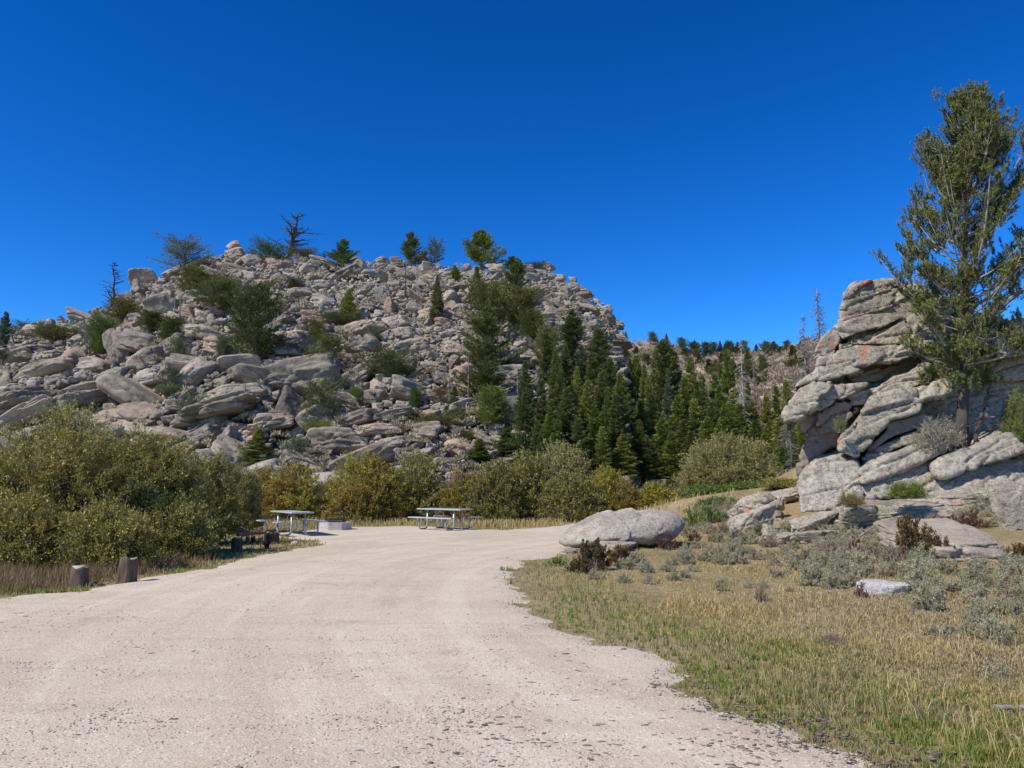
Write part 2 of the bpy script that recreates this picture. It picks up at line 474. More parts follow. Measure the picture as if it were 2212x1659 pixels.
# ------------------------------------------------------------ terrain functions
def Hg(x, y):
    x = np.asarray(x, float); y = np.asarray(y, float)
    h = .95 * ss(5.5, 15, x) * ss(12.5, 24, y) + 1.0 * ss(3, 9, x) * ss(24, 36, y)
    h = h + 1.4 * ss(11, 15, x) * ss(24, 28.5, y)
    h = h * (1 - ss(34, 46, y))
    h = h + 2.0 * ss(38, 62, y) + .15 * ss(8, 20, -x)
    return h + .03 * noise2(x, y, 3.1, 4)

DB = 45.0
CREST = [(-420, 800, 70), (-300, 760, 75), (-150, 730, 80), (-60, 728, 84), (0, 735, 85), (30, 712, 86), (80, 697, 88), (130, 690, 89), (180, 676, 90), (230, 662, 92), (270, 640, 93),
         (300, 612, 95), (345, 602, 97), (400, 580, 100), (470, 552, 104), (520, 545, 107), (600, 552, 110), (680, 560, 113),
         (760, 570, 115), (800, 568, 116), (860, 563, 118), (900, 574, 119), (1000, 577, 120), (1100, 577, 120), (1180, 584, 118),
         (1210, 600, 117), (1250, 617, 115), (1280, 640, 113), (1308, 662, 111), (1325, 680, 109), (1336, 705, 107), (1346, 740, 105),
         (1352, 790, 103), (1366, 840, 100), (1400, 900, 92), (1450, 960, 82), (1510, 1010, 75), (1600, 1040, 70)]
_cp = np.array([P3(a, b, c) for a, b, c in CREST]); _cD = np.array([c[2] for c in CREST], float)
_ca = _cp[:, 0] / _cD; _cz = _cp[:, 2]
_o = np.argsort(_ca); _ca = _ca[_o]; _cz = _cz[_o]; _cD = _cD[_o]

def hill_par(x, y):
    a = np.asarray(x, float) / np.asarray(y, float)
    return a, np.interp(a, _ca, _cz), np.interp(a, _ca, _cD)

def Hh(x, y):
    x = np.asarray(x, float); y = np.asarray(y, float)
    a, zc, Dc = hill_par(x, y)
    t = (y - DB) / (Dc - DB)
    tt = np.clip(t, 0, 1)
    q = .55 * tt + .45 * (1 - (1 - tt) ** 2)
    # gullies and ledges
    ter = .9 * noise2(x, y, 9, 8, 4) + 1.6 * noise2(x, y, 22, 9, 2)
    z = .3 + (zc - .3) * q + ter * np.sin(np.clip(tt, 0, 1) * math.pi)
    z = np.where(t > 1, zc - (t - 1) * 18, z)
    z = np.where(t < 0, -1.5, z)
    # the near left shoulder ends outside the frame
    return z

def Hall(x, y):
    return np.maximum(Hg(x, y), Hh(x, y))

FCREST = [(1180, 790, 210), (1300, 760, 215), (1345, 745, 215), (1400, 735, 220), (1440, 742, 222), (1480, 752, 226), (1510, 762, 230), (1545, 760, 235), (1580, 758, 235), (1640, 757, 230),
          (1690, 752, 215), (1740, 735, 200), (1790, 722, 190), (1900, 715, 185), (2100, 700, 180), (2400, 690, 180)]
_fp = np.array([P3(a, b, c) for a, b, c in FCREST]); _fD = np.array([c[2] for c in FCREST], float)
_fa = _fp[:, 0] / _fD; _fz = _fp[:, 2]
FDB = 100.0
def Hf(x, y):
    x = np.asarray(x, float); y = np.asarray(y, float)
    a = x / y; zc = np.interp(a, _fa, _fz); Dc = np.interp(a, _fa, _fD)
    t = (y - FDB) / (Dc - FDB); tt = np.clip(t, 0, 1)
    z = 1.5 + (zc - 1.5) * (.35 * tt + .65 * tt ** 1.6) + 3.0 * noise2(x, y, 30, 21, 4) * np.sin(tt * math.pi)
    # a blocky knoll stands in front of the ridge
    kx, ky = P3(1690, 800, 135)[0], 135
    z = z + 11.5 * np.exp(-(((x - kx) / 9.5) ** 2 + ((y - ky) / 14) ** 2) ** 1.5)
    z = np.where(t > 1, zc - (t - 1) * 25, z)
    return np.where(t < 0, -2, z)

def march(px, py, fn, y0, y1, n=500):
    """world point where the sight line first meets the surface fn"""
    px = np.atleast_1d(np.asarray(px, float)); py = np.atleast_1d(np.asarray(py, float))
    Y = np.linspace(y0, y1, n)[None, :]
    p = P3(px[:, None], py[:, None], Y)
    d = fn(p[..., 0], p[..., 1]) - p[..., 2]
    hit = d > 0
    idx = np.where(hit.any(1), hit.argmax(1), n - 1)
    q = p[np.arange(len(px)), idx]
    return q, hit.any(1)

def gp(px, py, y0=3, y1=45):
    q, ok = march([px], [py], Hg, y0, y1, 1700)
    q = q[0]; q[2] = float(Hg(q[0], q[1])); return q

def grid_mesh(xs, ys, fn):
    X, Y = np.meshgrid(xs, ys); Z = fn(X.ravel(), Y.ravel())
    V = np.stack([X.ravel(), Y.ravel(), Z], -1)
    nx, ny = len(xs), len(ys)
    i = (np.arange(ny - 1)[:, None] * nx + np.arange(nx - 1)[None]).ravel()
    F = np.stack([i, i + 1, i + nx + 1, i + nx], -1)
    return V, F

# ground sheet, fine near the camera and running out to the horizon
xs = np.concatenate([[-900, -300, -120, -80], np.arange(-60, -25, 2.0), np.arange(-25, 30, .35), np.arange(30, 62, 2.0), [80, 120, 300, 900]])
ys = np.concatenate([[-200, -60, -20], np.arange(-8, 42, .35), np.arange(42, 110, 2.0), [140, 200, 400, 1500]])
V, F = grid_mesh(xs, ys, Hg)
tag(link('ground', mesh_np('ground', V, F, [M['ground']], True)), kind='structure')

# gravel lot
LOTP = [(0, 1292), (150, 1280), (300, 1254), (450, 1226), (545, 1203), (640, 1188), (700, 1176), (690, 1168), (640, 1166), (600, 1162), (590, 1152), (680, 1145), (760, 1139), (880, 1137), (1000, 1142), (1090, 1146),
        (1180, 1139), (1250, 1131), (1300, 1127), (1330, 1131), (1290, 1150), (1240, 1178), (1212, 1200), (1135, 1213), (1097, 1232), (1112, 1268), (1150, 1318), (1225, 1366), (1310, 1396), (1400, 1414), (1470, 1432), (1475, 1468), (1500, 1500), (1570, 1530), (1680, 1568), (1790, 1605), (1880, 1640), (1960, 1700), (2060, 1800)]
LOT = np.array([gp(a, b, 2.5, 60)[:2] for a, b in LOTP])
LOT = np.concatenate([LOT, [[5.5, 1.0], [7.5, -6], [-16, -6], [-15, 9.0], [-10, 10.2]]])

def poly_in(x, y, poly):
    x = np.asarray(x); y = np.asarray(y); r = np.zeros(x.shape, bool)
    n = len(poly)
    for i in range(n):
        x0, y0 = poly[i]; x1, y1 = poly[(i + 1) % n]
        if y0 == y1: continue
        c = ((y0 > y) != (y1 > y)) & (x < (x1 - x0) * (y - y0) / (y1 - y0) + x0)
        r ^= c
    return r

def poly_dist(x, y, poly, closed=True):
    d = np.full(np.shape(x), 1e9); n = len(poly)
    for i in range(n if closed else n - 1):
        x0, y0 = poly[i]; x1, y1 = poly[(i + 1) % n]
        L2 = (x1 - x0) ** 2 + (y1 - y0) ** 2 + 1e-12
        t = np.clip(((x - x0) * (x1 - x0) + (y - y0) * (y1 - y0)) / L2, 0, 1)
        d = np.minimum(d, np.hypot(x - x0 - t * (x1 - x0), y - y0 - t * (y1 - y0)))
    return d

def lot_sd(x, y):
    """signed distance to the gravel edge, positive on the gravel, with a ragged line"""
    d = poly_dist(x, y, LOT)
    s = np.where(poly_in(x, y, LOT), d, -d)
    return s + .34 * noise2(x, y, .9, 31, 4) + .22 * noise2(x, y, .22, 32, 2)

xs = np.arange(-17, 9.6, .09); ys = np.arange(-6, 37.5, .09)
X, Y = np.meshgrid(xs, ys); sd = lot_sd(X.ravel(), Y.ravel())
Z = Hg(X.ravel(), Y.ravel()) - .030 + .048 * ss(-.2, .35, sd) + .010 * noise2(X.ravel(), Y.ravel(), .7, 35, 3)
# keep the gravel sheet a hair above the coarser ground sheet
V = np.stack([X.ravel(), Y.ravel(), Z + .012], -1)
nx, ny = len(xs), len(ys)
i = (np.arange(ny - 1)[:, None] * nx + np.arange(nx - 1)[None]).ravel()
Fq = np.stack([i, i + 1, i + nx + 1, i + nx], -1)
Fq = Fq[(sd[Fq] > -.2).sum(1) >= 3]
used = np.unique(Fq)
ex, ey, es = V[used, 0].copy(), V[used, 1].copy(), sd[used]
g0 = lot_sd(ex + .05, ey) - lot_sd(ex - .05, ey); g1_ = lot_sd(ex, ey + .05) - lot_sd(ex, ey - .05); gl = np.hypot(g0, g1_) + 1e-6
mv = np.where(es < -9, np.clip(-es, -.08, .08), 0)
V[used, 0] += mv * g0 / gl; V[used, 1] += mv * g1_ / gl
rm = np.zeros(len(V), int); rm[used] = np.arange(len(used))
tag(link('gravel_lot', mesh_np('gravel_lot', V[used], rm[Fq], [M['gravel']], True)), kind='structure')

# the rocky hill: polar grid that follows its own crest line
def hill_mesh(aa, tt, DB_, Dc, fn, rough, seed):
    A, T = np.meshgrid(aa, tt)
    D = np.interp(A.ravel(), *Dc)
    Yv = DB_ + (D - DB_) * T.ravel(); Xv = A.ravel() * Yv
    Zv = fn(Xv, Yv)
    p = np.stack([Xv, Yv, Zv], -1)
    f1, f2 = cellF(p / rough * np.array([.8, .8, 1.4]), seed)
    amp = np.clip(np.sin(np.clip(T.ravel(), 0, 1.0) * math.pi) * 2 + .35, 0, 1)
    if rough < 3: Zv = Zv - 1.15 * (1 - .85 * ss(.05, .3, noise2(*proj(p), 60, 77, 3)) * (T.ravel() > .4)) * np.clip(T.ravel() * 12, 0, 1)
    Zv = Zv + amp * (np.clip(f2 - f1, 0, .5) * rough * .55 - .35 * rough * .5)
    Yv = Yv - amp * np.clip(f2 - f1, 0, .5) * rough * .4
    V = np.stack([Xv, Yv, Zv], -1)
    nx, ny = len(aa), len(tt)
    i = (np.arange(ny - 1)[:, None] * nx + np.arange(nx - 1)[None]).ravel()
    return V, np.stack([i, i + 1, i + nx + 1, i + nx], -1)
aa = np.linspace(_ca[0], _ca[-1], 620); tt = np.concatenate([np.linspace(0, 1, 330), np.linspace(1.01, 2.0, 20)])
V, F = hill_mesh(aa, tt, DB, (_ca, _cD), Hh, 2.4, 41)
tag(link('hill', mesh_np('hill', V, F, [M['hill']], True)), kind='structure')
aa = np.linspace(_fa[0], _fa[-1], 420); tt = np.concatenate([np.linspace(0, 1, 150), np.linspace(1.02, 2.0, 12)])
V, F = hill_mesh(aa, tt, FDB, (_fa, _fD), Hf, 4.0, 43)
tag(link('far_ridge', mesh_np('far_ridge', V, F, [M['far']], True)), kind='structure')

# ------------------------------------------------------------ boulders
def ico(sub):
    bm = bmesh.new(); bmesh.ops.create_icosphere(bm, subdivisions=sub, radius=1)
    V = np.array([v.co[:] for v in bm.verts]); F = np.array([[v.index for v in f.verts] for f in bm.faces]); bm.free()
    return unit(V), F
ICO = {k: ico(k) for k in (3, 4, 5, 6)}

def boulder_shape(seed, sub, p=9, npl=13, amp=.05, cracks=2, hmin=.62, scale=(1, 1, 1)):
    rng = np.random.default_rng(seed)
    D, F = ICO[sub]
    n = unit(np.concatenate([np.eye(3), -np.eye(3)]) + rng.normal(0, .24, (6, 3)))
    h = rng.uniform(.72, 1.0, 6)
    ne = rng.integers(4, 9)
    n = np.concatenate([n, rnd_dir(rng, ne)]); h = np.concatenate([h, rng.uniform(.82, 1.15, ne)])
    g = np.clip(D @ n.T / h, 0, None)
    r = (g ** p).sum(1) ** (-1 / p)
    r = r + amp * fbm(D * 2.2 + seed, seed, 4) + amp * .35 * fbm(D * 7, seed + 3, 2)
    for k in range(cracks):
        cn = unit(rng.normal(size=3) * np.array([.5, .5, 1.0])); off = rng.uniform(-.45, .45)
        dist = np.abs((D * r[:, None]) @ cn - off + .05 * vnoise(D * 3, seed + k))
        r = r - .07 * np.exp(-(dist / .045) ** 2)
    if sub > 3:
        W = D * r[:, None]
        fv, fj = facets(W * np.array([1.1, 1.3, 2.0]) + seed * 1.7 + .1 * np.stack([vnoise(W * 2, seed + q) for q in range(3)], -1), seed, .12, .05)
        r = r + fv - (.05 * np.exp(-(fj / .07) ** 2) if cracks else 0)
    V = D * r[:, None] * np.array(scale)
    return V / np.abs(V).max(0) * (.97 if not len(scale) == 9 else 1), F

NT_B = 26
BT = {s: [boulder_shape(100 + k, s, p=(9, 14, 22)[k % 3], npl=9 + k % 6, cracks=(0, 1, 2)[k % 3] if s > 3 else 0) for k in range(NT_B)] for s in (3, 4, 5)}
BMESH = {}
def bmesh_for(k, s, mat):
    key = (k, s, mat)
    if key not in BMESH:
        V, F = BT[s][k]; BMESH[key] = mesh_np('boulder', V, F, [M[mat]], True)
    return BMESH[key]

def rotm(rx, ry, rz): return np.array(Euler((rx, ry, rz)).to_matrix())

rng = np.random.default_rng(5)
BL = []
# explicit boulders seen on the hill: px, py (centre), width, height, roll in degrees (positive: right end up), material, label
BIG = [
 (311, 600, 60, 36, 18, 'rock_hill', 'large rounded boulder perched on the left skyline of the hill'),
 (300, 622, 44, 28, 5, 'rock_hill', 'rounded boulder directly beneath the perched boulder on the left skyline'),
 (508, 529, 38, 18, 22, 'rock_hill', 'tilted capstone crowning the highest left point of the hill'),
 (505, 550, 46, 34, 0, 'rock_hill', 'pale upright block carrying the tilted capstone'),
 (400, 585, 90, 22, 28, 'rock_hill', 'long sloping slab leaning up the left skyline'),
 (258, 752, 62, 92, 8, 'rock_hill', 'tall rounded left face of the big blocky outcrop on the left'),
 (300, 742, 110, 56, -10, 'rock_hill', 'broad domed block topping the big outcrop on the left'),
 (320, 772, 84, 48, 0, 'rock_hill', 'smooth egg-like block set in the middle of the left outcrop'),
 (312, 820, 80, 52, 4, 'rock_hill', 'flat-faced pale wall block at the foot of the left outcrop'),
 (350, 660, 62, 50, 25, 'rock_hill', 'pale triangular slab below the left skyline'),
 (404, 677, 34, 24, 0, 'rock_pink', 'orange brown block between the dead poles on the left slope'),
 (40, 870, 130, 44, 22, 'rock_hill', 'big dark undercut slab at the left edge of the photo'),
 (85, 800, 120, 40, 18, 'rock_hill', 'shaded tilted slab stack near the left edge'),
 (190, 840, 175, 44, 12, 'rock_hill', 'long smooth whaleback slab above the left willow'),
 (70, 905, 120, 34, 30, 'rock_hill', 'steep light slab rising from behind the left willow'),
 (140, 885, 150, 30, 26, 'rock_hill', 'narrow light slab beside the round grey shrub on the left'),
 (500, 856, 140, 44, 10, 'rock_hill', 'wide rounded slab with a shadowed lower lip left of centre'),
 (470, 885, 170, 40, 12, 'rock_hill', 'smooth grey pavement slab below the wide rounded slab'),
 (545, 820, 110, 40, -14, 'rock_hill', 'broad slab falling to the right under the big juniper'),
 (620, 880, 60, 70, -20, 'rock_hill', 'upright split block beside the dark vertical cleft'),
 (590, 915, 120, 46, 6, 'rock_hill', 'furrowed rounded slab low on the slope left of centre'),
 (395, 915, 60, 28, 16, 'rock_hill', 'smooth rounded rock left of the round blue green shrub'),
 (440, 945, 60, 34, 30, 'rock_hill', 'rounded block in the cobbled pile right of the left willow'),
 (410, 965, 52, 28, 20, 'rock_hill', 'lower rounded block in the cobbled pile by the left willow'),
 (490, 950, 50, 32, 40, 'rock_hill', 'tilted oval boulder in the cobbled pile by the small spruce'),
 (630, 960, 120, 44, 4, 'rock_hill', 'big grey slab at the foot of the hill left of centre'),
 (700, 880, 80, 40, 30, 'rock_hill', 'shaded slab under the sparse grey juniper'),
 (841, 662, 36, 32, -10, 'rock_pink', 'pink broken boulder on the upper slope'),
 (862, 698, 66, 34, 14, 'rock_hill', 'smooth domed boulder below the pink broken boulder'),
 (870, 722, 62, 34, -8, 'rock_hill', 'rounded block stacked under the domed boulder'),
 (775, 710, 60, 34, 24, 'rock_hill', 'smooth leaning slab left of the domed boulder'),
 (785, 752, 90, 26, 8, 'rock_hill', 'low lens-shaped slab left of the dark bush'),
 (795, 665, 42, 22, -4, 'rock_hill', 'flat pale boulder right of the spiky juniper'),
 (886, 782, 40, 26, -20, 'rock_hill', 'angular boulder right of the dark bush'),
 (980, 780, 34, 28, 35, 'rock_hill', 'squarish boulder left of the tall central trees'),
 (825, 640, 26, 40, 10, 'rock_hill', 'narrow upright shard above the pink boulder'),
 (858, 568, 32, 24, 10, 'rock_hill', 'white boulder on the skyline left of the double pine'),
 (825, 563, 28, 14, 0, 'rock_hill', 'flat block on the middle skyline'),
 (770, 567, 36, 26, -20, 'rock_hill', 'wedge boulder beside the skyline pine left of the middle'),
 (925, 900, 80, 40, 10, 'rock_hill', 'large grey block at the right end of the layered ledge'),
 (850, 900, 90, 30, 8, 'rock_hill', 'layered ledge slab above the yellow willows'),
 (780, 905, 90, 28, 12, 'rock_hill', 'left slab of the layered ledge above the yellow willows'),
 (820, 930, 110, 28, 2, 'rock_hill', 'thick lower slab of the layered ledge'),
 (920, 935, 76, 40, -6, 'rock_hill', 'split square block under the layered ledge'),
 (740, 870, 90, 30, -12, 'rock_hill', 'rusty streaked slab above the layered ledge'),
 (880, 850, 100, 44, -10, 'rock_hill', 'tilted pavement slab right of the small round juniper'),
 (720, 940, 100, 26, 4, 'rock_hill', 'broad low slab left of the layered ledge base'),
 (1072, 890, 56, 60, 10, 'rock_hill', 'rounded knob with curved cracks at the foot of the central trees'),
 (1108, 880, 30, 44, 0, 'rock_hill', 'shaded pillar right of the rounded knob'),
 (1095, 862, 46, 30, 10, 'rock_hill', 'cap block on top of the rounded knob'),
 (985, 970, 60, 46, -40, 'rock_pink', 'pink slanted block low on the slope behind the table'),
 (1170, 880, 56, 50, 20, 'rock_hill', 'pale domed rock right of the central trees'),
 (1040, 985, 40, 24, 0, 'rock_hill', 'pale rock low behind the yellow willow tops'),
 (1185, 577, 32, 16, -12, 'rock_hill', 'flat overhanging stone at the right end of the skyline'),
 (1240, 606, 24, 14, -6, 'rock_hill', 'small perched stone on the descending right skyline'),
 (1310, 668, 28, 20, 0, 'rock_hill', 'block jutting from the right cliff edge'),
 (1145, 640, 40, 26, 30, 'rock_hill', 'steep slab on the upper right slope'),
 (1075, 583, 50, 22, -8, 'rock_hill', 'slab under the big skyline pine'),
 (960, 590, 40, 20, 24, 'rock_hill', 'tilted slabs right of the double skyline pine'),
]
def place_boulder_arrays(px, py, w, h, roll, k, yaw, pitch, embed=.25):
    q, ok = march(px, py, Hh, DB + .1, 121, 420)
    return q, ok

def big_boulder(px, py, w, h, roll, mat, label, k):
    q, ok = march([px], [min(py + h * .25, 1080)], Hh, DB + .1, 121, 420)
    Y = q[0][1] if ok[0] else float(np.interp(px, [c[0] for c in CREST], [c[2] for c in CREST]))
    p = P3(px, py, Y); W = w * Y / F_PX / 2; H_ = h * Y / F_PX / 2
    o = link('boulder', bmesh_for(k % NT_B, 5, mat))
    o.location = (p[0], p[1] + W * .25, p[2])
    o.rotation_euler = (math.radians(rng.uniform(-14, 4)), -math.radians(roll), math.radians(rng.uniform(-15, 15)))
    e = 1.16
    o.scale = (W * e, W * rng.uniform(.8, 1.0) * e, H_ * e * 1.05)
    tag(o, label, 'boulder', 'granite boulders on the rocky hill')
    return o
for k, b in enumerate(BIG): big_boulder(*b, k)

# dart throwing for the rest, big first
def crest_py(px): return np.interp(px, [c[0] for c in CREST], [c[1] for c in CREST])
def size_map(px, py):
    s = np.where((py > 800) & (px < 760), 66, np.where(py > 800, 50, np.where(py > 700, 38, 24)))
    s = np.where((px < 260), s * .9, s)
    s = np.where(px > 900, np.minimum(s, 30), s)
    s = np.where(px > 1150, 22, s)
    return s
acc = [(b[0], b[1], b[2] / 2, b[3] / 2) for b in BIG]
A = np.zeros((9000, 4)); A[:len(acc)] = acc; na = len(acc); items = []
for f, tries, pack in ((2.5, 700, .74), (1.7, 1200, .78), (1.15, 3000, .85), (.75, 6000, .82), (.5, 10000, .8), (.34, 17000, .76), (.24, 24000, .72)):
    PX = rng.uniform(-230, 1440, tries); PY = rng.uniform(545, 1075, tries)
    S = size_map(PX, PY) * f * rng.uniform(.75, 1.25, tries)
    ok = PY > crest_py(PX) + S * .12 - 2
    for x, y, s in zip(PX[ok], PY[ok], S[ok]):
        if s < 5: continue
        asp = rng.uniform(.38, .72); asp = asp * (.62 if f > 2 else 1); hw, hh = s / 2, s * asp / 2
        dx = np.abs(A[:na, 0] - x) / (A[:na, 2] + hw); dy = np.abs(A[:na, 1] - y) / (A[:na, 3] + hh)
        if (dx * dx + dy * dy < pack * pack).any(): continue
        # soil patches stay open
        if f < .7 and noise2(np.array([x]), np.array([y]), 60, 77, 3)[0] > .22 and rng.random() < .75: continue
        A[na] = (x, y, hw, hh); na += 1; items.append((x, y, s, s * asp))
items = np.array(items)
q, okh = march(items[:, 0], items[:, 1], Hh, DB + .1, 121, 300)
cy_ = np.interp(items[:, 0], [c[0] for c in CREST], [c[2] for c in CREST])
q[~okh] = P3(items[~okh, 0], items[~okh, 1], cy_[~okh])
mW = items[:, 2] * q[:, 1] / F_PX / 2
order = np.argsort(-items[:, 2] * (items[:, 1] < 1010))
NIND = 232
ind = set(order[:NIND].tolist())
def zone(px, py):
    if px < 60: return 'at the far left of the hill'
    if px < 400 and py < 700: return 'on the upper left shoulder of the hill'
    if px < 400: return 'around the big left outcrop'
    if px < 700 and py < 700: return 'under the left summit'
    if px < 700 and py < 800: return 'beside the big round juniper'
    if px < 700: return 'on the lower left slabs above the willows'
    if px < 1000 and py < 680: return 'in the rubble below the middle skyline'
    if px < 1000 and py < 850: return 'around the dark bush on the middle slope'
    if px < 1000: return 'in the layered ledges behind the yellow willows'
    if px < 1180: return 'among the tall trees right of centre'
    return 'on the right cliff of the hill'
SV = []; SF = []; so = 0
stuff_items = []
for j in range(len(items)):
    x, y, w, h = items[j]; p = q[j]; Wm = mW[j]; Hm = h * p[1] / F_PX / 2
    dip = 14 if x < 700 else 4
    rx, ry, rz = math.radians(rng.uniform(-20, 12)), -math.radians(rng.normal(dip, 15)), rng.uniform(-.5, .5)
    k = int(rng.integers(NT_B)); e = 1.22
    sc = np.array([Wm * e, Wm * rng.uniform(.75, 1.05) * e, Hm * e * 1.1])
    loc = p + np.array([0, Wm * .15, -Hm * .1])
    if j in ind:
        mat = 'rock_pink' if rng.random() < .04 else 'rock_hill'
        o = link('boulder', bmesh_for(k, 5 if w > 34 else 4, mat), None, tuple(loc))
        o.rotation_euler = (rx, ry, rz + math.pi * (k % 2)); o.scale = sc
        size = 'large' if w > 60 else 'medium' if w > 38 else 'small'
        asp = 'flat slab-like' if h / w < .5 else 'rounded blocky'
        col = 'pinkish' if mat == 'rock_pink' else 'pale grey'
        tag(o, '%s %s %s boulder %s' % (size, asp, col, zone(x, y)), 'boulder', 'granite boulders ' + zone(x, y))
        BL.append((o['label'], x, o, size, 'slab-like' if h / w < .5 else 'blocky', col, zone(x, y)))
    else:
        s = 4 if w > 14 else 3
        V0, F0 = BT[s][k]
        V = (V0 * sc) @ rotm(rx, ry, rz).T + loc
        SV.append(V); SF.append(F0 + so); so += len(V)
tag(link('hill_rubble', mesh_np('hill_rubble', np.concatenate(SV), np.concatenate(SF), [M['rock_stuff']], True)),
    'pale grey granite rubble covering the hill between the larger boulders', 'rubble', None, 'stuff')

ORD_ = ['leftmost', 'second', 'third', 'fourth', 'fifth', 'sixth', 'seventh', 'eighth', 'ninth', 'tenth', 'eleventh', 'twelfth', 'thirteenth', 'fourteenth', 'fifteenth', 'sixteenth', 'seventeenth', 'eighteenth', 'nineteenth', 'twentieth'] + ['twenty-' + w for w in ('first', 'second', 'third', 'fourth', 'fifth', 'sixth', 'seventh', 'eighth', 'ninth')] + ['thirtieth'] + ['thirty-' + w for w in ('first', 'second', 'third', 'fourth', 'fifth', 'sixth')]
for lab in set(b[0] for b in BL):
    g = sorted([b for b in BL if b[0] == lab], key=lambda b: b[1])
    if 1 < len(g) <= 36:
        for i, b in enumerate(g):
            b[2]['label'] = ORD_[i] + ' ' + b[3] + ' ' + b[4] + (' pinkish' if b[5] == 'pinkish' else '') + ' boulder' + (' ' if i == 0 else ' from the left ') + b[6]

# far ridge rubble
n = 900
PX = rng.uniform(1330, 1830, n); PY = rng.uniform(728, 900, n)
k1 = rng.random(n) < .55
PX[k1] = rng.uniform(1610, 1790, k1.sum()); PY[k1] = rng.uniform(738, 880, k1.sum())
q, ok = march(PX, PY, Hf, FDB + 1, 236, 300)
SV = []; SF = []; so = 0; nn = 0
for j in np.where(ok)[0]:
    inknoll = abs(q[j][1] - 128) < 26
    if not inknoll and noise2(np.array([q[j][0]]), np.array([q[j][1]]), 25, 50, 3)[0] < -.02: continue
    w = rng.uniform(8, 24) if inknoll else rng.uniform(4, 15); Wm = w * q[j][1] / F_PX / 2 * 1.15
    V0, F0 = BT[3][int(rng.integers(NT_B))]
    V = (V0 * np.array([Wm, Wm, Wm * rng.uniform(.5, .8)])) @ rotm(rng.uniform(-.3, .3), rng.uniform(-.4, .2), rng.uniform(0, 3)).T + q[j]
    SV.append(V); SF.append(F0 + so); so += len(V)
tag(link('far_rubble', mesh_np('far_rubble', np.concatenate(SV), np.concatenate(SF), [M['rock_far']], True)),
    'small pale rocks scattered over the distant ridge between the conifers', 'rubble', None, 'stuff')

# ------------------------------------------------------------ the layered outcrop on the right
def Z4(pts): return [(1591 + x * .3968, 493.7 + y * .3968) for x, y in pts]
OUT = empty('rock_outcrop', tuple(gp(1760, 1130)))
tag(OUT, 'tall stack of leaning lichen-covered granite slabs with an overhanging nose on its left', 'rock outcrop')
def outD(py):   # depth of the outcrop face by height in the picture
    return 24.3 + (1105 - py) * .0078

def seg_densify(pts, step):
    out = []
    n = len(pts)
    for i in range(n):
        a = np.array(pts[i], float); b = np.array(pts[(i + 1) % n], float)
        k = max(1, int(np.linalg.norm(b - a) / step))
        for j in range(k): out.append(a + (b - a) * j / k)
    return out

def slab(name, z4, dy, thick, mat, lean=.55, vox=.05, sm=1, ext=(.5, .12), amp=1.0, label=None):
    pts = Z4(z4)
    pyb = max(p[1] for p in pts); pyt = min(p[1] for p in pts); mid = .5 * (pyb + pyt)
    Yb = outD(mid) + dy
    dense = seg_densify(pts, 14)
    fr = []
    for p in dense:
        Yv = Yb + lean * .62 * (mid - p[1]) * 25 / F_PX
        fr.append(P3(p[0], p[1], Yv))
    fr = np.array(fr)
    bk = fr + np.array([ext[0] * thick, thick, ext[1] * thick])
    bm = bmesh.new()
    a = [bm.verts.new(v) for v in fr]; b = [bm.verts.new(v) for v in bk]
    n = len(a)
    f1 = bm.faces.new(a); f2 = bm.faces.new(b[::-1])
    for i in range(n): bm.faces.new((a[(i + 1) % n], a[i], b[i], b[(i + 1) % n]))
    bmesh.ops.triangulate(bm, faces=[f1, f2])
    bmesh.ops.recalc_face_normals(bm, faces=bm.faces)
    me = bpy.data.meshes.new('tmp'); bm.to_mesh(me); bm.free()
    o = bpy.data.objects.new('tmp', me); C.objects.link(o)
    m = o.modifiers.new('r', 'REMESH'); m.mode = 'VOXEL'; m.voxel_size = vox
    s = o.modifiers.new('s', 'SMOOTH'); s.iterations = sm; s.factor = .6
    dg = bpy.context.evaluated_depsgraph_get()
    ev = bpy.data.meshes.new_from_object(o.evaluated_get(dg))
    bpy.data.objects.remove(o); bpy.data.meshes.remove(me)
    nv = len(ev.vertices); V = np.empty(nv * 3, np.float32); ev.vertices.foreach_get('co', V); V = V.reshape(-1, 3).astype(float)
    N = np.empty(nv * 3, np.float32); ev.vertex_normals.foreach_get('vector', N); N = N.reshape(-1, 3)
    # bedding runs up to the right
    c, s_ = math.cos(.33), math.sin(.33)
    u = V[:, 0] * c + V[:, 2] * s_; w = -V[:, 0] * s_ + V[:, 2] * c
    B = np.stack([u * .35, V[:, 1] * .35, w * 2.2], -1)
    d = .05 * fbm(B, 61, 4) + .07 * fbm(V * .9, 62, 4) + .035 * fbm(V * 4.5, 63, 4)
    fv, fj = facets(np.stack([u * .26, V[:, 1] * .4, w * 1.15], -1) + .06 * np.stack([vnoise(V * 1.3, 70 + q) for q in range(3)], -1), 68, .13, .035)
    gv, gj = facets(np.stack([u * 1.2, V[:, 1] * 1.5, w * 2.6], -1), 69, .035, .014)
    d = d + fv + gv - .085 * np.exp(-(fj / .04) ** 2)
    # thin bedding cracks and a few cross joints
    bc = np.abs(fbm(np.stack([u * .22, V[:, 1] * .22, w * 1.25], -1), 64, 3))
    d = d - .10 * np.exp(-(bc / .022) ** 2)
    V = V + N * ((d + .045) * amp)[:, None]
    ev.vertices.foreach_set('co', V.astype(np.float32).ravel())
    ev.polygons.foreach_set('use_smooth', np.ones(len(ev.polygons), bool))
    ev.materials.clear(); ev.materials.append(M[mat]); ev.name = name
    o = link(name, ev, OUT)
    o.location = -OUT.location
    if label: o['label'] = label
    return o

